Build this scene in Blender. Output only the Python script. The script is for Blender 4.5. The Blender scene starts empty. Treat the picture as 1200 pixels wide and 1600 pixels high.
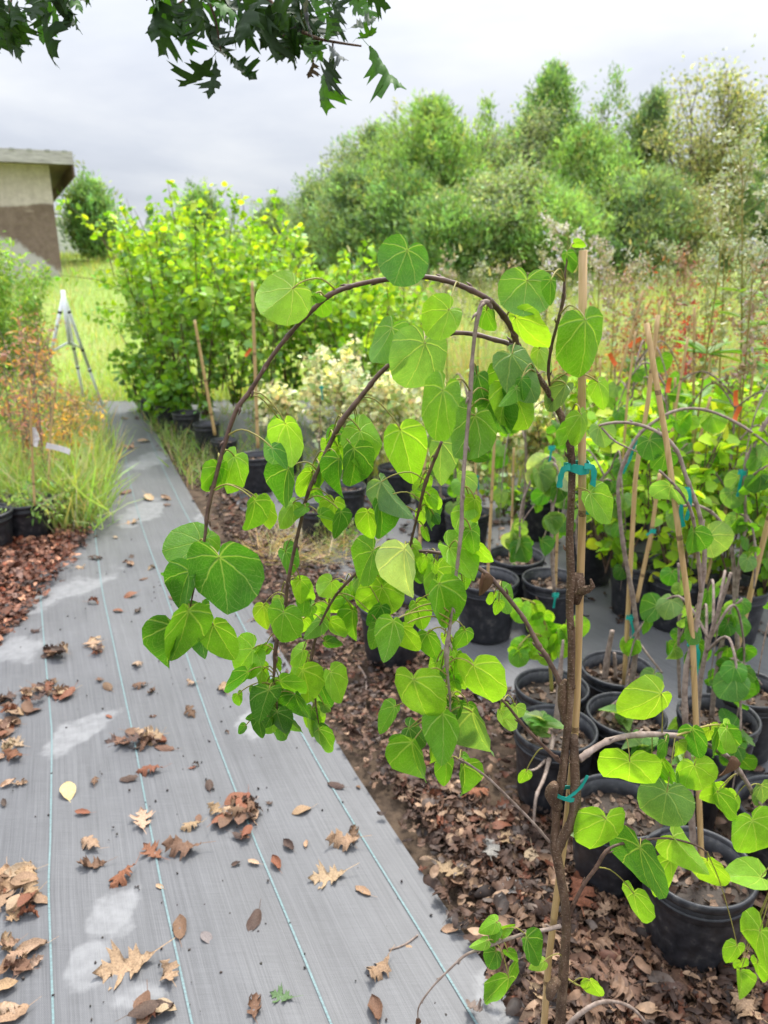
import bpy, math, random
import numpy as np
from mathutils import Vector, Matrix

random.seed(11)
rng = np.random.default_rng(11)
SC = bpy.context.scene
COL = SC.collection
R = math.radians

# ---------------------------------------------------------------- camera, sky, sun, exposure
CAM_H, PITCH, FPX = 1.5, R(18.43), 1202.0
cam = bpy.data.cameras.new('camera')
cam.sensor_fit = 'VERTICAL'
cam.sensor_height = 34.6
cam.lens = 34.6 * FPX / 1600.0
cam.clip_start, cam.clip_end = 0.05, 2000.0
cam.dof.use_dof = True
cam.dof.focus_distance = 1.0
cam.dof.aperture_fstop = 6.6
cam_ob = bpy.data.objects.new('camera', cam)
COL.objects.link(cam_ob)
cam_ob.location = (0, 0, CAM_H)
cam_ob.rotation_euler = (math.pi / 2 - PITCH, 0, 0)
SC.camera = cam_ob

SUN_EL, SUN_AZ = R(58), R(14)          # azimuth measured from +Y towards +X
world = bpy.data.worlds.new('World')
SC.world = world
world.use_nodes = True
nt = world.node_tree
nt.nodes.clear()


def node(nt, kind, **kw):
    n = nt.nodes.new(kind)
    for k, v in kw.items():
        setattr(n, k, v)
    return n


def setin(nt, sock, v):
    if isinstance(v, bpy.types.NodeSocket):
        nt.links.new(v, sock)
    elif v is not None:
        sock.default_value = v


def math_n(nt, op, a, b=None, c=None, clamp=False):
    n = node(nt, 'ShaderNodeMath', operation=op, use_clamp=clamp)
    setin(nt, n.inputs[0], a)
    setin(nt, n.inputs[1], b)
    setin(nt, n.inputs[2], c)
    return n.outputs[0]


def mix_c(nt, fac, a, b, blend='MIX'):
    n = node(nt, 'ShaderNodeMix', data_type='RGBA', blend_type=blend)
    setin(nt, n.inputs[0], fac)
    setin(nt, n.inputs[6], a)
    setin(nt, n.inputs[7], b)
    return n.outputs[2]


def noise_n(nt, vec, scale, detail=4, rough=0.55, dist=0.0):
    n = node(nt, 'ShaderNodeTexNoise')
    setin(nt, n.inputs['Vector'], vec)
    n.inputs['Scale'].default_value = scale
    n.inputs['Detail'].default_value = detail
    n.inputs['Roughness'].default_value = rough
    n.inputs['Distortion'].default_value = dist
    return n.outputs[0]


def ramp_n(nt, fac, stops):
    n = node(nt, 'ShaderNodeValToRGB')
    e = n.color_ramp.elements
    while len(e) < len(stops):
        e.new(0.5)
    for el, (p, c) in zip(e, stops):
        el.position = p
        el.color = (*c, 1) if len(c) == 3 else c
    setin(nt, n.inputs[0], fac)
    return n.outputs[0]


def vmath(nt, op, a, b=None):
    n = node(nt, 'ShaderNodeVectorMath', operation=op)
    setin(nt, n.inputs[0], a)
    setin(nt, n.inputs[1], b)
    return n.outputs[0]


def sstep(nt, x, a, b):
    n = node(nt, 'ShaderNodeMapRange', interpolation_type='SMOOTHSTEP')
    setin(nt, n.inputs[0], x)
    n.inputs[1].default_value = a
    n.inputs[2].default_value = b
    return n.outputs[0]


sky = node(nt, 'ShaderNodeTexSky', sky_type='NISHITA', sun_disc=False,
           sun_elevation=SUN_EL, sun_rotation=SUN_AZ)
tc = node(nt, 'ShaderNodeTexCoord')
sep = node(nt, 'ShaderNodeSeparateXYZ')
nt.links.new(tc.outputs['Generated'], sep.inputs[0])
up = math_n(nt, 'MAXIMUM', sep.outputs[2], 0.0)
# overcast luminance distribution: the zenith of a clouded sky is about three times as bright as its horizon
lum = math_n(nt, 'MULTIPLY_ADD', math_n(nt, 'MULTIPLY', up, up), 2.1, math_n(nt, 'MULTIPLY_ADD', up, 0.15, 0.575))
den = math_n(nt, 'ADD', up, 0.16)
cmb = node(nt, 'ShaderNodeCombineXYZ')
nt.links.new(math_n(nt, 'DIVIDE', sep.outputs[0], den), cmb.inputs[0])
nt.links.new(math_n(nt, 'DIVIDE', sep.outputs[1], den), cmb.inputs[1])
nt.links.new(math_n(nt, 'MULTIPLY', sep.outputs[2], 2.0), cmb.inputs[2])
stretch = vmath(nt, 'MULTIPLY', cmb.outputs[0], (0.75, 0.8, 1.0))
n1 = noise_n(nt, stretch, 0.62, 6, 0.55, 0.25)
cl = ramp_n(nt, n1, [(0.32, (0.61, 0.655, 0.765)), (0.47, (0.775, 0.815, 0.91)), (0.62, (0.99, 1.01, 1.05))])
cloud = mix_c(nt, 1.0, cl, (10, 10, 10, 1), 'MULTIPLY')
lumc = node(nt, 'ShaderNodeCombineColor')
for i in range(3):
    nt.links.new(lum, lumc.inputs[i])
cloud = mix_c(nt, 1.0, cloud, lumc.outputs[0], 'MULTIPLY')
final = mix_c(nt, 0.93, sky.outputs[0], cloud)
bg = node(nt, 'ShaderNodeBackground')
nt.links.new(final, bg.inputs[0])
bg.inputs[1].default_value = 0.084
wo = node(nt, 'ShaderNodeOutputWorld')
nt.links.new(bg.outputs[0], wo.inputs[0])

sun_d = bpy.data.lights.new('sun', 'SUN')
sun_d.energy = 2.4
sun_d.angle = R(14)
sun_d.color = (1.0, 0.96, 0.88)
sun = bpy.data.objects.new('sun', sun_d)
COL.objects.link(sun)
sv = Vector((math.sin(SUN_AZ) * math.cos(SUN_EL), math.cos(SUN_AZ) * math.cos(SUN_EL), math.sin(SUN_EL)))
sun.rotation_euler = sv.to_track_quat('Z', 'Y').to_euler()

SC.view_settings.view_transform = 'Standard'
SC.view_settings.look = 'None'
SC.view_settings.gamma = 1.0
SC.view_settings.use_curve_mapping = False
SC.view_settings.exposure = 0.84
SC.render.engine = 'CYCLES'
SC.cycles.max_bounces = 7
SC.cycles.diffuse_bounces = 4
SC.cycles.transmission_bounces = 5
SC.cycles.use_denoising = True

# ---------------------------------------------------------------- places
CP, SP = math.cos(PITCH), math.sin(PITCH)


def ray(u, v):
    x, y = (u - 600) / FPX, (800 - v) / FPX
    return Vector((x, CP + y * SP, -SP + y * CP))


def P(u, v, Y):
    d = ray(u, v)
    return Vector((0, 0, CAM_H)) + d * (Y / d.y)


def G(u, v, z=0.0):
    d = ray(u, v)
    return Vector((0, 0, CAM_H)) + d * ((z - CAM_H) / d.z)


def depth_of(p):
    return p.y * CP - (p.z - CAM_H) * SP


def px_of(p):
    dz = depth_of(p)
    return 600 + FPX * p.x / dz, 800 - FPX * (p.y * SP + (p.z - CAM_H) * CP) / dz


def hill(x, y):
    t = min(max((y - 8.8) / 10.0, 0), 1)
    b = 0.95 * t * t * (3 - 2 * t)
    k = min(max((-x - 2.0) / 3.0, 0), 1)
    s = min(max((y - 8.8) / 6.0, 0), 1)
    return b + k * k * (3 - 2 * k) * s * s * (3 - 2 * s) * 0.50


# ---------------------------------------------------------------- objects and tags
def empty(name, loc=(0, 0, 0), rz=0.0):
    o = bpy.data.objects.new(name, None)
    COL.objects.link(o)
    o.location = loc
    o.rotation_euler = (0, 0, rz)
    o.empty_display_size = 0.05
    return o


def tag(o, label, cat, group=None):
    o['label'] = label
    o['category'] = cat
    if group:
        o['group'] = group
    return o


def kind(o, k):
    o['kind'] = k
    return o


def thing(name, label, cat, loc=(0, 0, 0), group=None, rz=0.0):
    return tag(empty(name, loc, rz), label, cat, group)


def link(name, me, parent=None, mat=None, M=None, color=None):
    o = bpy.data.objects.new(name, me)
    COL.objects.link(o)
    if mat is not None:
        if len(me.materials) == 0:
            me.materials.append(mat)
    if parent is not None:
        o.parent = parent
    if M is not None:
        o.matrix_basis = M
    if color is not None:
        o.color = (*color, 1)
    return o


class Batch:
    def __init__(s):
        s.v, s.f, s.c, s.n = [], [], [], 0

    def add(s, verts, faces, col=(0.5, 0.5, 0.5)):
        verts = np.asarray(verts, dtype=np.float32)
        s.v.append(verts)
        for f in faces:
            s.f.append([i + s.n for i in f])
        s.c.append(np.tile(np.asarray(col, dtype=np.float32), (len(verts), 1)))
        s.n += len(verts)
        return s

    def inst(s, verts, faces, mats, cols):
        """many copies: mats (N,4,4), cols (N,3)"""
        mats = np.asarray(mats, dtype=np.float32)
        if len(mats) == 0:
            return s
        verts = np.asarray(verts, dtype=np.float32)
        N, K = len(mats), len(verts)
        w = np.einsum('nij,kj->nki', mats[:, :3, :3], verts) + mats[:, None, :3, 3]
        s.v.append(w.reshape(-1, 3))
        s.c.append(np.repeat(np.asarray(cols, dtype=np.float32), K, axis=0))
        off = s.n + np.arange(N) * K
        for f in faces:
            s.f.append(off[:, None] + np.asarray(f)[None, :])
        s.n += N * K
        return s

    def mesh(s, name, smooth=True):
        me = bpy.data.meshes.new(name)
        if s.n == 0:
            return me
        v = np.concatenate(s.v)
        loops, sizes = [], []
        for f in s.f:
            a = np.asarray(f)
            if a.ndim == 1:
                loops.append(a)
                sizes.append(np.array([len(a)]))
            else:
                loops.append(a.reshape(-1))
                sizes.append(np.full(a.shape[0], a.shape[1]))
        loops = np.concatenate(loops).astype(np.int32)
        sizes = np.concatenate(sizes).astype(np.int32)
        starts = np.concatenate([[0], np.cumsum(sizes)[:-1]]).astype(np.int32)
        me.vertices.add(len(v))
        me.vertices.foreach_set('co', v.reshape(-1))
        me.loops.add(len(loops))
        me.loops.foreach_set('vertex_index', loops)
        me.polygons.add(len(sizes))
        me.polygons.foreach_set('loop_start', starts)
        me.polygons.foreach_set('loop_total', sizes)
        me.polygons.foreach_set('use_smooth', np.full(len(sizes), smooth))
        me.update(calc_edges=True)
        ca = me.color_attributes.new('Col', 'FLOAT_COLOR', 'POINT')
        c = np.concatenate(s.c)
        ca.data.foreach_set('color', np.concatenate([c, np.ones((len(c), 1), dtype=np.float32)], axis=1).reshape(-1))
        return me

    def build(s, name, mat, parent=None, smooth=True):
        return link(name, s.mesh(name, smooth), parent, mat)


def smooth_path(pts, rad, step=6):
    """Catmull-Rom through points; pts Vectors, rad list"""
    n = len(pts)
    out, ro = [], []
    for i in range(n - 1):
        p0, p1, p2, p3 = pts[max(i - 1, 0)], pts[i], pts[i + 1], pts[min(i + 2, n - 1)]
        for k in range(step):
            t = k / step
            out.append(0.5 * (2 * p1 + (p2 - p0) * t + (2 * p0 - 5 * p1 + 4 * p2 - p3) * t * t + (3 * p1 - p0 - 3 * p2 + p3) * t ** 3))
            ro.append(rad[i] * (1 - t) + rad[i + 1] * t)
    out.append(pts[-1].copy())
    ro.append(rad[-1])
    return out, ro


def tube(b, pts, rad, sides=6, col=(0.5, 0.5, 0.5), cap=True, bump=0.0):
    """tapered tube along pts"""
    n = len(pts)
    t = (pts[1] - pts[0]).normalized()
    a = t.orthogonal().normalized()
    V = []
    for i in range(n):
        if i > 0:
            d = pts[min(i + 1, n - 1)] - pts[i - 1]
            if d.length > 1e-9:
                t2 = d.normalized()
                a = (a - t2 * a.dot(t2))
                a = a.normalized() if a.length > 1e-6 else t2.orthogonal().normalized()
                t = t2
        bb = t.cross(a)
        rr = rad[i] * (1 + random.uniform(-bump, bump))
        for k in range(sides):
            an = 2 * math.pi * k / sides
            V.append(pts[i] + (a * math.cos(an) + bb * math.sin(an)) * rr)
    F = []
    for i in range(n - 1):
        for k in range(sides):
            k2 = (k + 1) % sides
            F.append([i * sides + k, i * sides + k2, (i + 1) * sides + k2, (i + 1) * sides + k])
    if cap:
        F.append(list(range((n - 1) * sides, n * sides)))
        F.append(list(range(sides - 1, -1, -1)))
    b.add([tuple(p) for p in V], F, col)
    return b


def frame_matrix(o, x, y, z, sx=1.0, sy=1.0, sz=1.0):
    M = Matrix.Identity(4)
    for i in range(3):
        M[i][0], M[i][1], M[i][2], M[i][3] = x[i] * sx, y[i] * sy, z[i] * sz, o[i]
    return M


def jit(c, a=0.2):
    k = 1 + random.uniform(-a, a)
    return tuple(max(0.0, x * k * (1 + random.uniform(-a, a) * 0.35)) for x in c)


# ---------------------------------------------------------------- materials
def new_mat(name):
    m = bpy.data.materials.new(name)
    m.use_nodes = True
    t = m.node_tree
    t.nodes.clear()
    out = node(t, 'ShaderNodeOutputMaterial')
    return m, t, out


def principled(t, col, rough=0.6, spec=0.35, normal=None, metal=0.0):
    p = node(t, 'ShaderNodeBsdfPrincipled')
    setin(t, p.inputs['Base Color'], col)
    setin(t, p.inputs['Roughness'], rough)
    p.inputs['Specular IOR Level'].default_value = spec
    p.inputs['Metallic'].default_value = metal
    if normal is not None:
        t.links.new(normal, p.inputs['Normal'])
    return p


def bump_n(t, h, strength=0.3, dist=0.01):
    b = node(t, 'ShaderNodeBump')
    b.inputs['Strength'].default_value = strength
    b.inputs['Distance'].default_value = dist
    t.links.new(h, b.inputs['Height'])
    return b.outputs[0]


def obj_co(t):
    return node(t, 'ShaderNodeTexCoord').outputs['Object']


def simple_mat(name, c1, c2, scale=20.0, rough=0.6, spec=0.3, bump=0.25, bdist=0.004, stretch=None, detail=5):
    m, t, out = new_mat(name)
    co = obj_co(t)
    if stretch:
        co = vmath(t, 'MULTIPLY', co, stretch)
    n = noise_n(t, co, scale, detail, 0.6)
    col = ramp_n(t, n, [(0.3, c1), (0.7, c2)])
    p = principled(t, col, rough, spec, bump_n(t, n, bump, bdist))
    t.links.new(p.outputs[0], out.inputs[0])
    return m


def tint_source(t, src):
    if src == 'obj':
        return node(t, 'ShaderNodeObjectInfo').outputs['Color']
    a = node(t, 'ShaderNodeAttribute', attribute_name='Col')
    return a.outputs['Color']


def leaf_mat(name, src, veins=False, trans=0.42, rough=0.45, tcol=(1.6, 1.45, 0.5, 1), vein_col=(0.55, 0.66, 0.2, 1), under=0.35):
    m, t, out = new_mat(name)
    tint = tint_source(t, src)
    co = obj_co(t)
    nz = noise_n(t, co, 3.0 if veins else 9.0, 3)
    col = mix_c(t, 1.0, tint, ramp_n(t, nz, [(0.25, (0.78, 0.78, 0.8)), (0.75, (1.2, 1.18, 1.15))]), 'MULTIPLY')
    normal = None
    tc_ = col
    if veins:
        uv = node(t, 'ShaderNodeUVMap', uv_map='leaf')
        s = node(t, 'ShaderNodeSeparateXYZ')
        t.links.new(uv.outputs[0], s.inputs[0])
        x, y = s.outputs[0], s.outputs[1]
        wob = math_n(t, 'MULTIPLY', math_n(t, 'SUBTRACT', noise_n(t, uv.outputs[0], 3.5, 2), 0.5), 0.22)
        r = math_n(t, 'SQRT', math_n(t, 'ADD', math_n(t, 'MULTIPLY', x, x), math_n(t, 'MULTIPLY', y, y)))
        th = math_n(t, 'ARCTAN2', x, y)
        # main veins curve towards the tip as they run out
        th = math_n(t, 'ADD', math_n(t, 'MULTIPLY', th, math_n(t, 'MULTIPLY_ADD', r, 0.35, 0.86)), wob)
        d = math_n(t, 'WRAP', th, R(22), R(-22))
        dist = math_n(t, 'ABSOLUTE', math_n(t, 'MULTIPLY', math_n(t, 'SINE', d), r))
        wv = math_n(t, 'MULTIPLY_ADD', r, -0.012, 0.023)
        main = math_n(t, 'SUBTRACT', 1.0, math_n(t, 'SMOOTH_MIN', math_n(t, 'DIVIDE', dist, wv), 1.0, 0.25), clamp=True)
        sec = math_n(t, 'MULTIPLY_ADD', math_n(t, 'ABSOLUTE', d), -0.95, r)
        fr = math_n(t, 'FRACT', math_n(t, 'MULTIPLY', sec, 6.5))
        secm = math_n(t, 'SUBTRACT', 1.0, math_n(t, 'DIVIDE', math_n(t, 'ABSOLUTE', math_n(t, 'SUBTRACT', fr, 0.5)), 0.055), clamp=True)
        vo = node(t, 'ShaderNodeTexVoronoi', feature='DISTANCE_TO_EDGE')
        t.links.new(uv.outputs[0], vo.inputs['Vector'])
        vo.inputs['Scale'].default_value = 17.0
        ret = math_n(t, 'SUBTRACT', 1.0, math_n(t, 'DIVIDE', vo.outputs[0], 0.09), clamp=True)
        vm = math_n(t, 'ADD', main, math_n(t, 'ADD', math_n(t, 'MULTIPLY', secm, 0.5), math_n(t, 'MULTIPLY', ret, 0.16)), clamp=True)
        vmc = math_n(t, 'MULTIPLY', vm, 0.72)
        lightv = mix_c(t, 0.5, mix_c(t, 1.0, col, (2.4, 1.75, 2.2, 1), 'MULTIPLY'), vein_col)
        col = mix_c(t, vmc, col, lightv)
        normal = bump_n(t, math_n(t, 'ADD', math_n(t, 'MULTIPLY', vm, -0.7), math_n(t, 'MULTIPLY', nz, 0.5)), 0.55, 0.0035)
    geo = node(t, 'ShaderNodeNewGeometry')
    pale = mix_c(t, 0.5, col, mix_c(t, 1.0, col, (1.7, 1.35, 3.2, 1), 'MULTIPLY'))
    colb = mix_c(t, math_n(t, 'MULTIPLY', geo.outputs['Backfacing'], under * 2), col, pale)
    if veins:
        sp = node(t, 'ShaderNodeTexVoronoi', feature='F1')
        t.links.new(vmath(t, 'ADD', uv.outputs[0], node(t, 'ShaderNodeObjectInfo').outputs['Location']), sp.inputs['Vector'])
        sp.inputs['Scale'].default_value = 5.5
        rare = node(t, 'ShaderNodeSeparateColor')
        t.links.new(sp.outputs['Color'], rare.inputs[0])
        spot = math_n(t, 'MULTIPLY', math_n(t, 'GREATER_THAN', rare.outputs[0], 0.86), math_n(t, 'SUBTRACT', 1.0, sstep(t, sp.outputs['Distance'], 0.05, 0.11)))
        colb = mix_c(t, math_n(t, 'MULTIPLY', spot, 0.55), colb, (0.16, 0.12, 0.03, 1))
    p = principled(t, colb, rough, 0.4, normal)
    tr = node(t, 'ShaderNodeBsdfTranslucent')
    t.links.new(mix_c(t, 1.0, tc_ if not veins else col, tcol, 'MULTIPLY'), tr.inputs[0])
    if normal is not None:
        t.links.new(normal, tr.inputs['Normal'])
    mx = node(t, 'ShaderNodeMixShader')
    mx.inputs[0].default_value = trans
    t.links.new(p.outputs[0], mx.inputs[1])
    t.links.new(tr.outputs[0], mx.inputs[2])
    t.links.new(mx.outputs[0], out.inputs[0])
    return m


def tint_mat(name, src, rough=0.7, spec=0.25, nscale=30.0, lo=0.6, hi=1.35, bump=0.4, bdist=0.004):
    m, t, out = new_mat(name)
    tint = tint_source(t, src)
    nz = noise_n(t, obj_co(t), nscale, 5, 0.65)
    col = mix_c(t, 1.0, tint, ramp_n(t, nz, [(0.3, (lo,) * 3), (0.7, (hi,) * 3)]), 'MULTIPLY')
    p = principled(t, col, rough, spec, bump_n(t, nz, bump, bdist))
    t.links.new(p.outputs[0], out.inputs[0])
    return m


M_redbud = leaf_mat('redbud_leaf', 'obj', veins=True, trans=0.5, rough=0.38)
M_leafobj = leaf_mat('leaf_single', 'obj', trans=0.45)
M_leafbat = leaf_mat('leaf_many', 'attr', trans=0.45)
M_treebat = leaf_mat('tree_foliage', 'attr', trans=0.48, rough=0.7, tcol=(1.2, 1.2, 0.6, 1))
M_oakleaf = leaf_mat('oak_leaf', 'obj', trans=0.36, rough=0.6, tcol=(1.1, 1.3, 0.3, 1))
M_grass = leaf_mat('grass_blade', 'attr', trans=0.35, rough=0.55)
M_dry = tint_mat('dry_leaf', 'obj', 0.62, 0.3, 26, 0.5, 1.35)
M_litter = tint_mat('leaf_litter', 'attr', 0.6, 0.3, 40, 0.5, 1.35)
m, t, out = new_mat('young_bark')
co = obj_co(t)
lo = noise_n(t, vmath(t, 'MULTIPLY', co, (1, 1, 0.3)), 70, 5, 0.65)
le = node(t, 'ShaderNodeTexVoronoi', feature='F1')
t.links.new(vmath(t, 'MULTIPLY', co, (1, 1, 1.6)), le.inputs['Vector'])
le.inputs['Scale'].default_value = 260
pat = noise_n(t, co, 16, 4, 0.6)
c = ramp_n(t, lo, [(0.3, (0.055, 0.032, 0.020)), (0.55, (0.145, 0.09, 0.058)), (0.75, (0.27, 0.19, 0.13))])
c = mix_c(t, math_n(t, 'MULTIPLY', math_n(t, 'SUBTRACT', 1.0, sstep(t, le.outputs['Distance'], 0.12, 0.3)), 0.6), c, (0.42, 0.33, 0.25, 1))
c = mix_c(t, 1.0, c, ramp_n(t, pat, [(0.3, (0.6, 0.6, 0.62)), (0.7, (1.25, 1.22, 1.15))]), 'MULTIPLY')
p = principled(t, c, 0.75, 0.25, bump_n(t, math_n(t, 'ADD', lo, math_n(t, 'MULTIPLY', le.outputs['Distance'], -0.4)), 0.9, 0.003))
t.links.new(p.outputs[0], out.inputs[0])
M_bark = m
M_shoot = simple_mat('new_shoot', (0.055, 0.030, 0.020), (0.17, 0.10, 0.07), 90, 0.5, 0.4, 0.3, 0.001)
M_twig = simple_mat('grey_twig', (0.15, 0.105, 0.08), (0.38, 0.30, 0.25), 70, 0.75, 0.2, 0.5, 0.002)
M_petiole = simple_mat('petiole', (0.20, 0.22, 0.04), (0.36, 0.28, 0.08), 25, 0.5, 0.3, 0.1, 0.001)
M_trunk = simple_mat('trunk_bark', (0.08, 0.065, 0.05), (0.20, 0.17, 0.14), 12, 0.85, 0.2, 0.7, 0.02)
M_soil = simple_mat('soil', (0.03, 0.022, 0.016), (0.12, 0.085, 0.06), 55, 0.9, 0.2, 0.8, 0.01)
M_tape = simple_mat('tie_tape', (0.0, 0.24, 0.185), (0.02, 0.38, 0.30), 30, 0.4, 0.4, 0.2, 0.002)
M_orange = simple_mat('orange_tag', (0.75, 0.13, 0.03), (0.85, 0.2, 0.05), 20, 0.5, 0.3, 0.1, 0.002)
M_white = simple_mat('white_metal', (0.80, 0.82, 0.86), (0.9, 0.9, 0.92), 14, 0.35, 0.5, 0.1, 0.002)
M_dark = simple_mat('black_joint', (0.02, 0.02, 0.022), (0.05, 0.05, 0.055), 30, 0.5, 0.4, 0.2, 0.002)
M_label = simple_mat('white_label', (0.7, 0.68, 0.64), (0.82, 0.8, 0.78), 20, 0.6, 0.3, 0.1, 0.002)
M_cream = leaf_mat('cream_leaf', 'attr', trans=0.3, tcol=(1.0, 1.0, 0.7, 1))

# ================================================================ THE SETTING
def rail(pts):
    g = sorted([(G(u, v).y, G(u, v).x) for u, v in pts])
    return np.array([a for a, _ in g]), np.array([b for _, b in g])


def at_rail(rl, y):
    ys, xs = rl
    if y < ys[0]:
        k = (xs[2] - xs[0]) / (ys[2] - ys[0])
        return xs[0] + k * (y - ys[0])
    if y > ys[-1]:
        k = (xs[-1] - xs[-3]) / (ys[-1] - ys[-3])
        return xs[-1] + k * (y - ys[-1])
    return float(np.interp(y, ys, xs))


RB = rail([(300, 1600), (253, 1390), (208, 1150), (180, 1020), (160, 925), (149, 840), (150, 760), (156, 700), (163, 645)])
RC = rail([(516, 1600), (400, 1319), (334, 1150), (253, 913), (222, 825), (202, 750), (192, 690), (188, 645)])
RD = rail([(741, 1600), (614, 1390), (505, 1210), (390, 1000), (293, 810), (263, 750), (247, 715), (224, 665), (214, 645)])


def path_x(k, y):
    """lateral position of the k-th woven stripe (A=0, B=1, C=2, D=3), any real k"""
    b, c, d = at_rail(RB, y), at_rail(RC, y), at_rail(RD, y)
    if k <= 2:
        return b + (c - b) * (k - 1)
    return c + (d - c) * (k - 2)


# ---- ground sheet, rising to a low bank behind the nursery rows
def build_ground():
    xs = sorted(set([round(x, 2) for x in np.concatenate([np.arange(-14, 14.1, 1.0), np.linspace(-400, 400, 25)])]))
    ys = sorted(set([round(y, 2) for y in np.concatenate([np.arange(-4, 24.1, 0.8), np.linspace(-60, 900, 25)])]))
    V = [(x, y, hill(x, y) - 0.012) for y in ys for x in xs]
    n = len(xs)
    F = [[j * n + i, j * n + i + 1, (j + 1) * n + i + 1, (j + 1) * n + i] for j in range(len(ys) - 1) for i in range(n - 1)]
    m, t, out = new_mat('ground_soil_and_grass')
    co = obj_co(t)
    s = node(t, 'ShaderNodeSeparateXYZ')
    t.links.new(co, s.inputs[0])
    nz = noise_n(t, co, 0.55, 5, 0.6)
    fine = noise_n(t, co, 14, 5, 0.7)
    soil = ramp_n(t, fine, [(0.3, (0.035, 0.025, 0.018)), (0.7, (0.13, 0.09, 0.06))])
    grass = ramp_n(t, nz, [(0.3, (0.20, 0.31, 0.06)), (0.55, (0.28, 0.38, 0.09)), (0.72, (0.40, 0.35, 0.14))])
    grass = mix_c(t, 1.0, grass, ramp_n(t, fine, [(0.25, (0.6, 0.6, 0.6)), (0.75, (1.25, 1.25, 1.25))]), 'MULTIPLY')
    k = sstep(t, math_n(t, 'ADD', s.outputs[1], math_n(t, 'MULTIPLY', nz, 1.6)), 8.2, 9.6)
    p = principled(t, mix_c(t, k, soil, grass), 0.9, 0.15, bump_n(t, fine, 0.7, 0.02))
    t.links.new(p.outputs[0], out.inputs[0])
    kind(Batch().add(V, F).build('ground', m), 'structure')


build_ground()


def fabric_mat(blobs):
    m, t, out = new_mat('woven_ground_cloth')
    uv = node(t, 'ShaderNodeUVMap', uv_map='weave').outputs[0]
    co = obj_co(t)
    big = noise_n(t, co, 2.2, 4, 0.6)
    streak = noise_n(t, vmath(t, 'MULTIPLY', uv, (95, 1.1, 1)), 1.0, 4, 0.7)
    streak2 = noise_n(t, vmath(t, 'MULTIPLY', uv, (330, 4.0, 1)), 1.0, 2, 0.6)
    cross = noise_n(t, vmath(t, 'MULTIPLY', uv, (14, 420.0, 1)), 1.0, 2, 0.6)
    speck = noise_n(t, co, 70, 3, 0.6)
    col = ramp_n(t, streak, [(0.30, (0.062, 0.062, 0.065)), (0.5, (0.100, 0.100, 0.103)), (0.72, (0.135, 0.135, 0.139))])
    col = mix_c(t, 0.5, col, ramp_n(t, big, [(0.3, (0.075, 0.075, 0.078)), (0.7, (0.140, 0.140, 0.144))]))
    su = node(t, 'ShaderNodeSeparateXYZ')
    t.links.new(uv, su.inputs[0])
    tw = math_n(t, 'SINE', math_n(t, 'ADD', math_n(t, 'MULTIPLY', su.outputs[0], 1500.0), math_n(t, 'MULTIPLY', su.outputs[1], 1100.0)))
    near_tw = math_n(t, 'MULTIPLY', tw, math_n(t, 'SUBTRACT', 0.10, math_n(t, 'MULTIPLY', sstep(t, su.outputs[1], 1.3, 1.9), 0.10)))
    fineb = math_n(t, 'ADD', math_n(t, 'ADD', streak2, near_tw), math_n(t, 'MULTIPLY', cross, 0.7))
    col = mix_c(t, 1.0, col, ramp_n(t, fineb, [(0.6, (0.82,) * 3), (1.1, (1.16,) * 3)]), 'MULTIPLY')
    col = mix_c(t, math_n(t, 'MULTIPLY', sstep(t, speck, 0.78, 0.84), 0.7), col, (0.035, 0.028, 0.022, 1))
    # dried puddles that left pale dust on the weave
    total = None
    edge = noise_n(t, co, 6.0, 5, 0.6)
    edge2 = noise_n(t, co, 28.0, 3, 0.6)
    for (cx, cy, rx, ry, rot) in blobs:
        mp = node(t, 'ShaderNodeMapping', vector_type='TEXTURE')
        t.links.new(co, mp.inputs[0])
        mp.inputs['Location'].default_value = (cx, cy, 0)
        mp.inputs['Rotation'].default_value = (0, 0, rot)
        mp.inputs['Scale'].default_value = (rx, ry, 10)
        ln = node(t, 'ShaderNodeVectorMath', operation='LENGTH')
        t.links.new(mp.outputs[0], ln.inputs[0])
        d = math_n(t, 'ADD', ln.outputs['Value'], math_n(t, 'MULTIPLY', math_n(t, 'SUBTRACT', edge, 0.5), 2.6))
        k = math_n(t, 'SUBTRACT', 1.0, sstep(t, d, 0.70, 1.08))
        total = k if total is None else math_n(t, 'MAXIMUM', total, k)
    total = math_n(t, 'MULTIPLY', total, math_n(t, 'MULTIPLY_ADD', edge2, 0.9, -0.02), clamp=True)
    col = mix_c(t, total, col, (0.29, 0.29, 0.29, 1))
    p = principled(t, col, 0.5, 0.45, bump_n(t, fineb, 0.35, 0.0015))
    t.links.new(p.outputs[0], out.inputs[0])
    return m


def blob(u, v, ru, rv, rot=0.0):
    c = G(u, v)
    return (c.x, c.y, (G(u + ru, v) - c).length, (G(u, v - rv) - G(u, v + rv)).length / 2, rot)


BL = [blob(160, 1440, 52, 42), blob(140, 1500, 40, 42, 0.3), blob(215, 1562, 55, 26, 0.2), blob(120, 1150, 36, 44, -0.5),
      blob(92, 928, 34, 40, -0.6), blob(35, 1018, 40, 24), blob(398, 1130, 34, 22), blob(795, 1560, 60, 40), blob(222, 802, 28, 22),
      blob(340, 800, 30, 16), blob(235, 720, 30, 18), blob(600, 1700, 90, 40)]
M_fabric = fabric_mat(BL)


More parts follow.
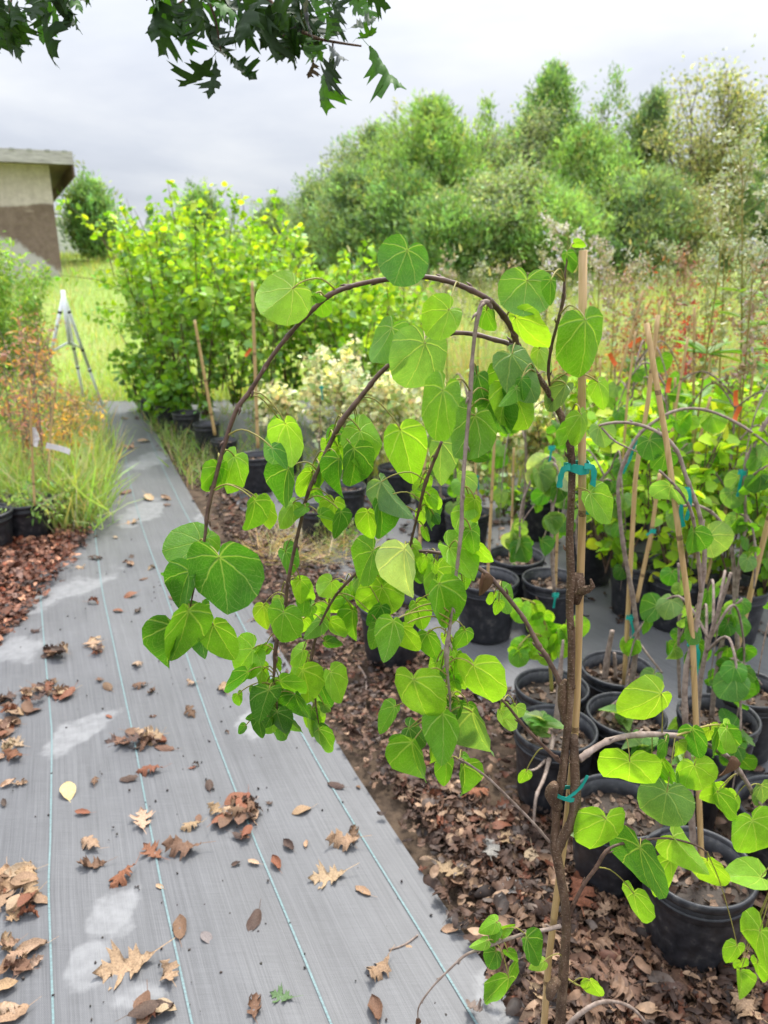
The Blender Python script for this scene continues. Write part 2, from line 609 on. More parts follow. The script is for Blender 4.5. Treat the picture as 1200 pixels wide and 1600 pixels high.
def strip(name, k0, k1, y0, y1, z, mat, ny=60, nx=8, uvs=True, wav=0.0):
    V, F, UV = [], [], []
    for j in range(ny + 1):
        y = y0 * (y1 / y0) ** (j / ny)
        for i in range(nx + 1):
            k = k0 + (k1 - k0) * i / nx
            w = wav * math.sin(y * 5.2 + k * 2.6) * math.sin(k * 2.1 - y * 3.3)
            V.append((path_x(k, y), y, z + w))
            UV.append((k * 0.27, y * 1.09))
    for j in range(ny):
        for i in range(nx):
            a = j * (nx + 1) + i
            F.append([a, a + 1, a + nx + 2, a + nx + 1])
    me = Batch().add(V, F).mesh(name)
    if uvs:
        ul = me.uv_layers.new(name='weave')
        for lp in me.loops:
            ul.data[lp.index].uv = UV[lp.vertex_index]
    return link(name, me, None, mat)


path = kind(strip('fabric_path', -0.75, 3.34, 0.25, 8.3, 0.006, M_fabric, 90, 24, True, 0.0045), 'structure')
# the neighbouring sheet under the pots
V, F, UV = [], [], []
ys = [1.82 * (8.4 / 1.82) ** (j / 30) for j in range(31)]
for y in ys:
    for i in range(13):
        k = i / 12
        x0 = path_x(3.30, y) + (0.62 if y < 2.4 else 0.62 - min(1, (y - 2.4) / 2.2) * 0.35)
        x = x0 + (6.5 - x0) * k ** 1.5
        V.append((x, y, 0.002 + 0.002 * math.sin(x * 7 + y * 5)))
        UV.append((x - x0, y))
for j in range(30):
    for i in range(12):
        a = j * 13 + i
        F.append([a, a + 1, a + 14, a + 13])
me = Batch().add(V, F).mesh('fabric_sheet')
ul = me.uv_layers.new(name='weave')
for lp in me.loops:
    ul.data[lp.index].uv = UV[lp.vertex_index]
sheet = kind(link('fabric_sheet', me, None, M_fabric), 'structure')

# teal marker threads woven into the path
m, t, out = new_mat('teal_thread')
nz = noise_n(t, vmath(t, 'MULTIPLY', obj_co(t), (60, 260, 1)), 1.0, 3, 0.6)
wear = noise_n(t, obj_co(t), 5, 3)
c = ramp_n(t, nz, [(0.35, (0.09, 0.135, 0.14)), (0.6, (0.16, 0.265, 0.26))])
p = principled(t, mix_c(t, math_n(t, 'MULTIPLY', wear, 0.5), c, (0.24, 0.28, 0.29, 1)), 0.6, 0.3)
t.links.new(p.outputs[0], out.inputs[0])
for k in (0, 1, 2, 3):
    w = 0.0095
    o = strip('thread', k - w, k + w, 0.25, 8.2, 0.0085, m, 90, 1, False, 0.0045)
    o.parent = path

# ================================================================ LEAF SHAPES
HEART = [(0, .955), (5, .935), (13, .918), (25, .898), (40, .858), (57, .79), (74, .71), (91, .625), (107, .55), (123, .47), (139, .385), (153, .285), (166, .165), (176, .055)]
CORD = [(0, .985), (5, .955), (13, .91), (24, .84), (38, .745), (54, .62), (70, .545), (87, .475), (104, .405), (121, .325), (138, .245), (152, .165), (165, .09), (176, .04)]
OVATE = [(0, 1.0), (5, .95), (12, .86), (22, .74), (35, .62), (50, .53), (66, .465), (82, .41), (100, .35), (118, .29), (136, .22), (152, .15), (166, .09), (176, .04)]


def leaf_base(prof, fold, cup, droop, wave, ph, rings=5, petal=None):
    """a leaf one unit long from its petiole (origin) towards +Y; normal +Z"""
    ang = [a for a, _ in prof[::-1]]
    rad = [r for _, r in prof[::-1]]
    full = [(-a, r) for a, r in zip(ang, rad)][:-1] + [(a, r) for a, r in zip(ang[::-1], rad[::-1])]
    V, UV = [(0, 0, 0)], [(0, 0)]
    K = len(full)
    for j in range(1, rings + 1):
        s = j / rings
        for i, (a, r) in enumerate(full):
            th = R(a)
            x, y = math.sin(th) * r * s, math.cos(th) * r * s
            UV.append((x, y))
            z = fold * abs(x) - cup * (x * x + (y - 0.4) ** 2) + wave * math.sin(th * 4 + ph) * s * s * r
            z += 0.02 * math.sin(th * 9 + ph * 2) * s ** 3
            z -= droop * max(y, 0) ** 2
            z -= 0.35 * droop * max(-y, 0)
            V.append((x * (1 - 0.25 * abs(fold)), y, z))
    F = []
    for i in range(K - 1):
        F.append([0, 1 + i + 1, 1 + i])
        for j in range(rings - 1):
            a = 1 + j * K + i
            F.append([a, a + 1, a + K + 1, a + K])
    return V, F, UV


def leaf_mesh(name, *a, **k):
    V, F, UV = leaf_base(*a, **k)
    me = bpy.data.meshes.new(name)
    me.from_pydata(V, [], F)
    ul = me.uv_layers.new(name='leaf')
    for lp in me.loops:
        ul.data[lp.index].uv = UV[lp.vertex_index]
    for p in me.polygons:
        p.use_smooth = True
    me.materials.append(M_redbud)
    return me


FLATS = [leaf_mesh('heart_leaf', HEART, f, c, d, w, ph) for f, c, d, w, ph in
         [(0.10, 0.10, 0.10, 0.05, 0.3), (-0.08, 0.16, 0.05, 0.07, 1.7), (0.18, 0.05, 0.18, 0.05, 2.9), (0.02, 0.20, 0.12, 0.09, 4.2), (0.22, -0.05, 0.22, 0.06, 5.1)]]
FOLDS = [leaf_mesh('folded_leaf', HEART, f, c, d, w, ph) for f, c, d, w, ph in
         [(0.75, 0.02, 0.18, 0.06, 0.6), (-0.65, 0.05, 0.2, 0.05, 2.2), (1.0, 0.0, 0.25, 0.08, 3.9)]]
CORDS = [leaf_mesh('cordate_leaf', CORD, f, c, d, w, ph) for f, c, d, w, ph in
         [(0.22, 0.08, 0.16, 0.05, 0.5), (-0.14, 0.18, 0.14, 0.06, 1.9), (0.38, 0.02, 0.24, 0.06, 3.3), (-0.30, 0.10, 0.22, 0.05, 4.7)]]
OVATES = [leaf_mesh('young_leaf', OVATE, f, c, d, w, ph) for f, c, d, w, ph in
          [(0.35, 0.05, 0.15, 0.04, 0.9), (-0.3, 0.1, 0.2, 0.05, 2.4), (0.6, 0.0, 0.28, 0.05, 4.4)]]

TONE = {'d': (0.062, 0.225, 0.016), 'm': (0.125, 0.340, 0.018), 'l': (0.220, 0.480, 0.026), 'x': (0.275, 0.540, 0.032),
        'g': (0.160, 0.330, 0.075), 'p': (0.33, 0.47, 0.22)}


def place_leaf(parent, u0, v0, u1, v1, w, tone, Y0, name='leaf', roll=None, fold=False, mat=None):
    """leaf from its petiole end (u0,v0) to its tip (u1,v1), apparent width w px, standing at depth Y0"""
    L = math.hypot(u1 - u0, v1 - v0)
    b = P(u0, v0, Y0)
    pxm = depth_of(b) / FPX
    ratio = w / L
    if ratio < 0.56:
        me, wr = random.choice(OVATES), 0.66
    elif ratio < 0.86:
        me, wr = random.choice(CORDS), 0.95
    else:
        me, wr = random.choice(FLATS), 1.38
    true_w = wr * L
    sgn, dz = 0, 0.0
    if w > true_w:
        Lt = w / wr
        dz = math.sqrt(max(Lt * Lt - L * L, 0)) * pxm * random.choice([-0.6, -0.6, 0.9])
        L = L * 0.3 + Lt * 0.7
    else:
        dz = L * pxm * random.uniform(-0.28, 0.22)
    e = P(u1, v1, Y0)
    e = e + (e - Vector((0, 0, CAM_H))).normalized() * dz
    y = (e - b)
    Lm = y.length * 0.96
    y.normalize()
    tocam = (Vector((0, 0, CAM_H)) - b).normalized()
    z = (tocam - y * tocam.dot(y)).normalized()
    x = y.cross(z)
    a = math.acos(max(-1, min(1, w / (wr * L)))) if w < wr * L else 0.0
    if me in OVATES:
        a *= 0.6
    a *= random.choice([-1, 1]) if roll is None else roll
    a += random.uniform(-0.12, 0.12)
    x2 = x * math.cos(a) + z * math.sin(a)
    z2 = z * math.cos(a) - x * math.sin(a)
    if random.random() < 0.16:
        x2, z2 = -x2, -z2
    M = frame_matrix(b, x2, y, z2, Lm, Lm, Lm)
    return link(name, me, parent, mat, M, jit(TONE[tone], 0.12))


def petiole(leaf_ob, b, anchor, r=0.0009, mat=None):
    d = anchor - b
    up = Vector((0, 0, min(0.25 * d.length, 0.012)))
    pts = [anchor, anchor.lerp(b, 0.35) + up, anchor.lerp(b, 0.75) + up * 0.7, b]
    pts, rad = smooth_path(pts, [r * 1.25, r, r, r * 0.9], 3)
    inv = leaf_ob.matrix_basis.inverted()
    o = tube(Batch(), [inv @ p for p in pts], [q / leaf_ob.matrix_basis.to_scale().x for q in rad], 5, cap=False).build('petiole', mat or M_petiole, leaf_ob)
    return o


# ================================================================ THE WEEPING TREE IN FRONT
TREE_AT = Vector((0.195, 0.80, 0.20))
redbud = thing('weeping_redbud', 'young weeping tree with heart-shaped green leaves on arching brown branches tied to a bamboo cane', 'tree', TREE_AT)
BR = []          # (u, v, Y, world point)


def branch(pts, mat, parent=redbud, name='branch', sides=8, knots=True, reg=True, origin=TREE_AT, swell=1.22):
    """pts: (u, v, Y, radius px)"""
    p3 = [P(u, v, Y) for u, v, Y, r in pts]
    rad = [r * (0.88 if name == 'trunk' else 1.0) * depth_of(p) / FPX for p, (_, _, _, r) in zip(p3, pts)]
    q, rr = smooth_path(p3, rad, 6)
    if knots:
        for i in range(4, len(q) - 2, 7):
            rr[i] *= swell
    b = tube(Batch(), [p - origin for p in q], rr, sides, bump=0.06)
    if knots:
        for i in range(4, len(q) - 2, 7):      # buds at the nodes
            d = (q[i + 1] - q[i]).normalized()
            s = d.orthogonal().normalized()
            s = Matrix.Rotation(random.uniform(0, 6.28), 3, d) @ s
            tube(b, [q[i] - origin + s * rr[i] * 0.5, q[i] - origin + s * min(rr[i], .0035) * 1.5 + s * (rr[i] - min(rr[i], .0035)) + d * min(rr[i], .0035) * 1.2, q[i] - origin + s * rr[i] + s * min(rr[i], .0035) * .8 + d * min(rr[i], .0035) * 2.6],
                 [min(rr[i], .004) * 0.55, min(rr[i], .004) * 0.42, min(rr[i], .004) * 0.1], 5)
    o = b.build(name, mat, parent)
    if reg:
        for p in q:
            u, v = px_of(p)
            BR.append((u, v, p.y, p))
    return o


branch([(860, 1760, .82, 9.5), (868, 1680, .84, 9.2), (875, 1600, .86, 8.8), (881, 1510, .87, 8.4), (885, 1435, .875, 8.2), (876, 1370, .88, 8), (868, 1325, .885, 9),
        (868, 1290, .89, 7), (871, 1250, .89, 8), (878, 1215, .885, 7.5), (884, 1165, .885, 6.8), (891, 1090, .885, 6.8), (893, 1000, .885, 6.8),
        (890, 955, .885, 6.8), (892, 900, .885, 7.2), (890, 840, .885, 6.8), (893, 770, .885, 6.6), (893, 715, .885, 6.2), (884, 670, .888, 6.5), (872, 640, .89, 6),
        (852, 605, .895, 5.5), (828, 570, .9, 5.2), (807, 540, .9, 5.2)], M_bark, name='trunk', sides=12, swell=1.06)
branch([(868, 1335, .885, 8), (880, 1308, .88, 7.5), (893, 1285, .88, 8), (899, 1250, .88, 8.5), (898, 1200, .883, 7.5), (896, 1150, .885, 7)], M_bark, sides=10, swell=1.05)
branch([(872, 1262, .89, 9), (862, 1240, .885, 11), (868, 1225, .88, 7)], M_bark, knots=False, reg=False)     # graft union
branch([(884, 1130, .89, 6), (880, 1100, .89, 8.5), (880, 1075, .89, 8), (884, 1062, .89, 3)], M_bark, knots=False, reg=False)   # old stub
branch([(872, 1530, .86, 7), (862, 1545, .85, 9), (858, 1560, .85, 5)], M_bark, knots=False, reg=False)
branch([(807, 540, .9, 5.2), (801, 515, .895, 5), (784, 490, .89, 4.8), (765, 470, .885, 4.8), (742, 456, .885, 4.4), (705, 441, .885, 4.2), (665, 433, .885, 4.0), (620, 435, .88, 3.9),
        (575, 441, .88, 3.9), (540, 450, .875, 4.0), (515, 461, .87, 4.4), (495, 478, .87, 3.8), (465, 508, .865, 3.7), (430, 550, .86, 3.6), (403, 592, .86, 3.5), (388, 615, .86, 4.0),
        (370, 640, .855, 4.0), (352, 690, .85, 3.3), (336, 750, .845, 3.3), (325, 797, .84, 3.6), (320, 840, .835, 2.4), (312, 880, .83, 1.8), (302, 925, .825, 1.4), (296, 955, .82, 1.2)], M_shoot)
branch([(808, 545, .9, 4.6), (793, 536, .91, 4.2), (770, 530, .92, 3.9), (745, 523, .93, 3.9), (713, 520, .94, 3.6), (680, 524, .95, 3.4), (640, 545, .955, 3.6), (597, 580, .96, 3.6),
        (572, 610, .96, 3.8), (548, 640, .96, 4.2), (533, 660, .96, 4.6), (515, 695, .96, 3.6), (497, 735, .955, 3.2), (482, 768, .95, 3.2), (470, 815, .95, 2.8), (458, 868, .945, 2.8),
        (449, 915, .94, 3.0), (446, 945, .94, 3.0), (438, 980, .935, 2.4), (431, 1012, .93, 3.6), (429, 1045, .93, 2.6), (428, 1062, .93, 1.6), (433, 1100, .925, 1.2), (430, 1125, .925, .8)], M_shoot)
branch([(768, 482, .87, 2.5), (762, 472, .865, 4.2), (753, 475, .862, 4.2), (748, 490, .86, 4.2), (743, 515, .858, 3.4), (738, 560, .85, 3.2), (736, 595, .845, 4.2), (732, 650, .84, 3.3),
        (726, 720, .83, 3.3), (722, 780, .82, 3.1), (721, 825, .815, 3.8), (716, 870, .81, 3.0), (709, 930, .8, 2.6), (702, 985, .795, 3.0), (698, 1018, .79, 5.0), (699, 1050, .79, 2.3), (703, 1090, .79, 2.0), (703, 1120, .79, 1.6)], M_twig)
branch([(882, 1085, .89, 4.6), (868, 1052, .9, 4.0), (850, 1020, .91, 3.8), (842, 1010, .915, 4.6), (822, 972, .93, 3.4), (797, 938, .94, 3.4), (780, 918, .945, 3.4), (760, 897, .955, 4.0),
        (735, 880, .965, 3.0), (703, 868, .975, 3.2), (670, 862, .985, 2.5), (635, 862, .99, 2.5), (600, 868, .995, 2.3), (570, 885, 1.0, 2.3), (545, 907, 1.0, 2.6), (525, 930, 1.0, 2.3),
        (510, 955, 1.0, 2.1), (497, 985, 1.0, 2.0), (488, 1020, 1.0, 2.6), (487, 1045, .995, 1.6), (492, 1090, .99, 1.1), (497, 1125, .99, .9), (498, 1138, .99, .8)], M_shoot)
branch([(690, 690, .93, 2.6), (676, 725, .935, 2.6), (664, 757, .94, 3.0), (655, 795, .95, 2.2), (645, 835, .96, 2.0), (639, 862, .97, 1.8)], M_shoot)
branch([(881, 1195, .885, 4.2), (862, 1178, .88, 3.0), (835, 1152, .87, 2.8), (813, 1128, .865, 2.7), (795, 1105, .86, 2.2), (783, 1092, .855, 2.0)], M_shoot)
branch([(859, 1316, .885, 2.4), (835, 1288, .87, 2.2), (800, 1252, .86, 2.1), (765, 1218, .85, 2.0), (735, 1196, .845, 1.8), (716, 1186, .84, 1.6)], M_twig)
branch([(905, 1187, .885, 5.6), (925, 1172, .895, 5.0), (955, 1156, .91, 4.8), (1000, 1148, .94, 4.8), (1050, 1149, .97, 4.5), (1085, 1158, .99, 4.2), (1115, 1168, 1.01, 4.0),
        (1142, 1187, 1.03, 3.8), (1162, 1215, 1.05, 3.6), (1180, 1245, 1.06, 3.6), (1200, 1280, 1.07, 3.2), (1225, 1340, 1.08, 2.4)], M_twig)
branch([(1055, 1150, .97, 2.2), (1085, 1140, .98, 1.6), (1110, 1133, .99, 1.4), (1135, 1132, 1.0, 1.2)], M_petiole)
branch([(889, 1430, .875, 3.6), (900, 1405, .88, 3.2), (915, 1378, .885, 2.9), (932, 1355, .89, 3.2), (945, 1333, .895, 3.2), (962, 1321, .9, 2.2), (1000, 1313, .91, 1.8), (1045, 1310, .925, 1.6), (1085, 1320, .94, 1.4), (1105, 1332, .95, 1.2)], M_shoot)
branch([(876, 1447, .87, 3.4), (850, 1453, .862, 3.0), (820, 1459, .855, 2.8), (785, 1470, .848, 2.6), (755, 1482, .842, 2.4), (728, 1492, .838, 2.0), (700, 1517, .832, 1.7), (675, 1543, .828, 1.5), (655, 1572, .825, 1.3), (653, 1592, .823, .9)], M_twig)
branch([(859, 603, .893, 1.8), (857, 575, .89, 2.6), (862, 540, .885, 2.6), (871, 505, .88, 2.5), (880, 468, .878, 3.2), (882, 440, .877, 1.8), (884, 420, .876, 1.5), (888, 398, .876, 1.2)], M_shoot)
branch([(893, 735, .88, 1.6), (896, 690, .876, 1.6), (893, 660, .875, 2.2), (892, 645, .875, 1.2)], M_shoot)
branch([(888, 1530, .865, 1.6), (905, 1540, .86, 1.1), (922, 1541, .855, .9)], M_petiole)

LEAVES = [
    # u0  v0   u1  v1   w  tone dy
    (457, 451, 405, 500, 90, 'l', -.02), (636, 391, 612, 452, 97, 'd', -.06), (823, 439, 815, 505, 108, 'm', .0), (701, 485, 657, 524, 72, 'l', -.04),
    (612, 513, 588, 575, 74, 'm', -.05), (664, 537, 640, 618, 92, 'g', -.07), (692, 610, 672, 695, 78, 'm', -.13), (742, 650, 717, 720, 72, 'm', .0),
    (770, 622, 777, 688, 60, 'd', .02), (800, 553, 848, 628, 66, 'g', -.03), (795, 600, 835, 674, 62, 'l', -.04), (788, 575, 762, 628, 30, 'm', .01),
    (806, 497, 848, 556, 46, 'x', -.03), (760, 485, 768, 522, 34, 'm', .03), (861, 438, 857, 480, 15, 'd', -.05), (815, 592, 815, 628, 15, 'd', -.08),
    (806, 607, 783, 639, 20, 'm', -.07), (884, 600, 848, 642, 42, 'g', -.01), (915, 500, 914, 598, 66, 'm', -.05), (908, 648, 912, 702, 38, 'l', -.06),
    (895, 666, 868, 695, 25, 'm', -.05), (935, 597, 948, 642, 25, 'l', -.02), (885, 396, 891, 430, 22, 'd', .0), (897, 380, 917, 388, 10, 'l', .0),
    (778, 640, 800, 672, 24, 'd', .03), (745, 585, 728, 640, 34, 'd', .04), (842, 545, 858, 585, 30, 'l', .02), (500, 468, 505, 500, 34, 'm', .05),
    (490, 462, 510, 470, 14, 'd', -.01),
    (366, 713, 346, 774, 42, 'l', .03), (443, 668, 428, 732, 58, 'm', .06), (447, 662, 468, 729, 50, 'l', -.01), (425, 700, 452, 733, 15, 'd', -.03),
    (563, 673, 590, 733, 62, 'l', .0), (527, 697, 510, 748, 47, 'l', .02), (553, 701, 557, 768, 50, 'd', -.02), (530, 717, 522, 784, 19, 'd', -.03),
    (626, 672, 650, 762, 52, 'l', .02), (690, 692, 681, 763, 36, 'g', .03), (450, 733, 430, 798, 44, 'd', -.02), (487, 738, 472, 783, 37, 'l', .02),
    (458, 786, 427, 823, 30, 'l', .0), (477, 792, 456, 800, 20, 'm', -.01), (398, 783, 394, 837, 36, 'm', -.02), (404, 781, 416, 833, 30, 'l', .02),
    (522, 784, 521, 839, 45, 'x', .0), (533, 800, 525, 846, 13, 'd', -.03), (500, 805, 533, 812, 10, 'm', -.02), (593, 784, 607, 847, 40, 'd', -.01), (596, 753, 634, 816, 27, 'g', -.02),
    (575, 800, 577, 850, 28, 'l', .02), (582, 862, 551, 912, 54, 'm', -.03), (597, 918, 582, 970, 72, 'l', -.01), (610, 885, 602, 912, 38, 'l', .02),
    (517, 909, 498, 933, 46, 'l', .01), (488, 946, 463, 962, 16, 'm', .0), (474, 967, 474, 994, 14, 'x', .01), (503, 970, 476, 1000, 18, 'm', -.01),
    (515, 971, 533, 1006, 25, 'l', .0), (508, 1003, 536, 1010, 11, 'd', .01), (551, 953, 547, 1008, 18, 'm', .02), (443, 957, 437, 1008, 52, 'm', -.03),
    (462, 975, 468, 1000, 11, 'l', .02), (312, 846, 246, 860, 72, 'm', .02), (325, 840, 340, 872, 32, 'm', .05), (343, 871, 364, 958, 100, 'd', -.05),
    (307, 880, 255, 917, 46, 'd', .01), (296, 893, 265, 957, 50, 'd', -.02), (372, 930, 373, 962, 18, 'm', .03), (268, 978, 243, 1057, 30, 'd', -.01),
    (295, 955, 272, 1043, 42, 'm', -.03), (313, 950, 309, 1026, 27, 'd', .01), (334, 977, 368, 1038, 34, 'm', -.02), (395, 1014, 364, 1055, 62, 'l', .02),
    (388, 1050, 365, 1096, 29, 'd', -.02), (411, 1047, 427, 1080, 24, 'l', .01), (438, 1065, 478, 1092, 30, 'm', .0), (473, 1047, 495, 1108, 31, 'l', -.03),
    (517, 1050, 541, 1100, 42, 'l', -.01), (500, 1068, 515, 1113, 23, 'd', .02), (461, 1085, 474, 1133, 33, 'd', .01), (420, 1078, 402, 1128, 23, 'd', -.02),
    (430, 1102, 416, 1138, 18, 'd', .0), (433, 1113, 443, 1157, 20, 'd', -.02), (449, 1120, 468, 1153, 26, 'm', .01), (405, 1123, 408, 1157, 13, 'd', .0),
    (396, 1078, 392, 1106, 11, 'm', .02), (402, 1118, 382, 1125, 9, 'd', .01), (486, 1120, 480, 1157, 11, 'l', .01), (498, 1140, 497, 1185, 28, 'm', -.02),
    (500, 1135, 515, 1136, 7, 'd', .0), (452, 1070, 456, 1050, 10, 'm', .02), (437, 1095, 448, 1110, 9, 'd', .02), (372, 1085, 378, 1106, 9, 'm', .03),
    (632, 858, 627, 950, 28, 'p', -.16), (645, 850, 665, 876, 26, 'l', .01), (702, 856, 756, 902, 62, 'l', .02), (729, 797, 740, 861, 33, 'l', .04),
    (672, 775, 680, 800, 13, 'l', .0), (682, 890, 690, 950, 54, 'l', .02), (686, 912, 711, 992, 40, 'm', -.01), (650, 942, 667, 990, 28, 'l', .03),
    (668, 990, 682, 1036, 19, 'm', .02), (595, 978, 577, 1017, 22, 'm', -.02), (615, 970, 606, 1034, 30, 'm', -.05), (628, 980, 655, 1023, 27, 'l', -.03),
    (640, 957, 642, 987, 16, 'l', .0), (595, 947, 575, 983, 19, 'd', -.02), (600, 950, 592, 975, 14, 'm', .01), (605, 872, 602, 890, 12, 'd', .0), (646, 1062, 664, 1144, 68, 'l', -.05),
    (740, 1040, 761, 1117, 60, 'l', -.02), (692, 1115, 697, 1192, 39, 'm', -.03), (640, 1137, 673, 1164, 30, 'd', .01), (644, 1160, 650, 1240, 29, 'm', -.02),
    (738, 1113, 756, 1202, 27, 'g', .0), (617, 1104, 588, 1148, 17, 'm', .05), (628, 1154, 606, 1160, 14, 'd', .03), (676, 1164, 680, 1200, 14, 'l', .0),
    (697, 1190, 699, 1235, 16, 'm', .01), (724, 1196, 735, 1254, 19, 'm', .01), (678, 1096, 697, 1120, 20, 'm', .03), (722, 1180, 737, 1188, 8, 'm', .03),
    (1033, 1084, 967, 1126, 66, 'x', -.03), (922, 770, 962, 818, 46, 'l', -.01), (984, 1190, 982, 1238, 76, 'x', -.02), (1042, 1238, 1030, 1299, 93, 'g', -.04),
    (947, 1280, 929, 1350, 60, 'l', -.02), (1000, 1325, 1006, 1403, 68, 'd', -.03), (1048, 1343, 1061, 1413, 42, 'l', .02), (990, 1396, 998, 1449, 33, 'l', .01),
    (1052, 1308, 1090, 1358, 32, 'x', .0), (1105, 1345, 1129, 1394, 22, 'x', .0), (1189, 1371, 1130, 1362, 48, 'x', -.02), (1176, 1282, 1190, 1342, 72, 'l', -.03),
    (1120, 1238, 1125, 1291, 34, 'm', .0), (1085, 1196, 1100, 1240, 64, 'x', -.02), (1018, 1190, 1042, 1236, 42, 'x', .01), (1036, 1188, 1050, 1236, 20, 'm', -.01),
    (1040, 1158, 1043, 1189, 19, 'd', -.02), (1060, 1160, 1062, 1186, 18, 'x', .0), (1062, 1205, 1071, 1248, 17, 'd', .0), (1082, 1139, 1092, 1191, 26, 'd', -.01),
    (1123, 1139, 1130, 1197, 28, 'd', -.01), (1110, 1140, 1107, 1166, 27, 'x', .01), (1136, 1138, 1159, 1177, 28, 'x', -.01), (1130, 1232, 1092, 1252, 32, 'x', .01),
    (1150, 1245, 1140, 1268, 22, 'x', .02), (1187, 1455, 1170, 1504, 52, 'l', -.02), (1152, 1478, 1136, 1513, 15, 'l', .0), (1158, 1503, 1160, 1517, 18, 'x', .0),
    (1183, 1505, 1186, 1541, 9, 'l', .0), (1157, 1518, 1164, 1552, 9, 'l', .0), (1190, 1228, 1196, 1262, 26, 'g', .0), (1205, 1372, 1225, 1380, 46, 'x', .0),
    (822, 1205, 812, 1227, 12, 'l', .0), (922, 1532, 940, 1563, 13, 'x', .0), (775, 1440, 743, 1456, 20, 'l', .0), (776, 1448, 758, 1470, 22, 'm', .0), (760, 1470, 735, 1482, 14, 'l', .0),
    (780, 1455, 806, 1448, 12, 'l', .0), (775, 1487, 760, 1517, 18, 'd', .0), (793, 1487, 808, 1508, 9, 'm', .0), (823, 1466, 850, 1510, 17, 'd', -.02), (850, 1502, 824, 1512, 13, 'x', -.01),
    (795, 1528, 792, 1586, 39, 'm', -.01), (770, 1443, 764, 1470, 16, 'd', .02),
]


def nearest_anchor(u, v, pts=None):
    best, bp = 1e9, None
    for (bu, bv, bY, p) in (pts or BR):
        dv = v - bv
        c = math.hypot(u - bu, dv) + (25 if dv < -4 else 0)
        if c < best:
            best, bp = c, (bY, p)
    return best, bp


for (u0, v0, u1, v1, w, tone, dy) in LEAVES:
    d, (bY, ap) = nearest_anchor(u0, v0)
    o = place_leaf(redbud, u0, v0, u1, v1, w, tone, bY + dy + random.uniform(-.01, .01), fold=True)
    b = o.matrix_basis.translation.copy()
    if (ap - b).length > 0.004:
        petiole(o, b, ap)
    o.location = b - TREE_AT

# smaller young leaves crowded along the hanging ends
low = [b for b in BR if 330 < b[0] < 790 and 640 < b[1] < 1140]
for k in range(105):
    bu, bv, bY, ap = random.choice(low)
    L = random.uniform(18, 46)
    u0, v0 = bu + random.gauss(0, 12), bv + random.uniform(6, 22)
    a = random.gauss(0, .45)
    o = place_leaf(redbud, u0, v0, u0 + math.sin(a) * L, v0 + math.cos(a) * L, L * random.uniform(.4, .95), random.choice('mllxdg'), bY + random.uniform(.0, .06))
    b = o.matrix_basis.translation.copy()
    petiole(o, b, ap)
    o.location = b - TREE_AT

# a dead curled leaf still hanging in the upper fork and at the low twig
dm = leaf_mesh('dead_leaf', OVATE, 0.9, 0.1, 0.5, 0.1, 1.0)
dm.materials.clear()
for (u, v, Y, L, ang) in [(606 + 150, 900, .95, 34, 95), (652, 1592, .823, 14, 80), (1140, 1185, 1.02, 34, 110)]:
    b = P(u, v, Y)
    s = L * depth_of(b) / FPX
    d = Vector((math.cos(R(ang)) * 0.6, -0.3, -math.sin(R(ang)))).normalized()
    z = Vector((0.3, -1, 0.2))
    z = (z - d * z.dot(d)).normalized()
    link('dead_leaf', dm, redbud, M_dry, frame_matrix(b - TREE_AT, d.cross(z), d, z, s, s, s), (0.17, 0.09, 0.05))


# ---- bamboo cane and its ties
def cane(name, label, pts, group='bamboo canes', mat=None, rpx=None, r=None, knots=3, cat='cane'):
    p3 = [P(u, v, Y) for u, v, Y in pts]
    base = p3[0]
    o = thing(name, label, cat, base, group)
    n = 22
    b = Batch()
    q, rr = [], []
    for i in range(n + 1):
        t = i / n
        k = t * (len(p3) - 1)
        j = min(int(k), len(p3) - 2)
        p = p3[j].lerp(p3[j + 1], k - j)
        q.append(p - base)
        rad = r * (1.06 - 0.14 * t)
        rr.append(rad)
    tube(b, q, rr, 12)
    b.build('stem', mat or M_bamboo, o)
    for m_ in range(knots):
        t = (m_ + 0.55 + random.uniform(-.1, .1)) / (knots + 0.1)
        k = t * n
        j = min(int(k), n - 1)
        c, d = q[j].lerp(q[j + 1], k - j), (q[j + 1] - q[j]).normalized()
        rad = rr[j]
        tube(Batch(), [c + d * rad * x for x in (-.9, -.5, -.3, -.1, .1, .35, .8)], [rad * y for y in (1.01, 1.10, 1.12, 1.02, 1.10, 1.12, 1.01)], 12, cap=False).build('node', M_node, o)
    return o


m, t, out = new_mat('bamboo')
co = obj_co(t)
gr = noise_n(t, vmath(t, 'MULTIPLY', co, (160, 160, 6)), 1.0, 4, 0.6)
bl = noise_n(t, co, 9, 4, 0.6)
c = ramp_n(t, gr, [(0.3, (0.40, 0.25, 0.10)), (0.7, (0.62, 0.43, 0.20))])
c = mix_c(t, sstep(t, bl, 0.58, 0.72), c, (0.17, 0.10, 0.05, 1))
p = principled(t, c, 0.45, 0.4, bump_n(t, gr, 0.2, 0.001))
t.links.new(p.outputs[0], out.inputs[0])
M_bamboo = m
M_node = simple_mat('bamboo_node', (0.12, 0.07, 0.035), (0.36, 0.24, 0.11), 300, 0.6, 0.3, 0.5, 0.001)

pxm = depth_of(P(910, 390, .86)) / FPX
cane('bamboo_cane', 'thick tan bamboo cane with a sawn top, tied to the weeping tree with teal tape', [(836, 1740, .885), (851, 1590, .895), (857, 1500, .9), (870, 1400, .905), (886, 1280, .907), (895, 1190, .907), (901, 1100, .905), (904, 1000, .9), (907, 900, .897), (910, 800, .894), (909, 640, .89), (911, 391, .885)], r=7.4 * pxm)
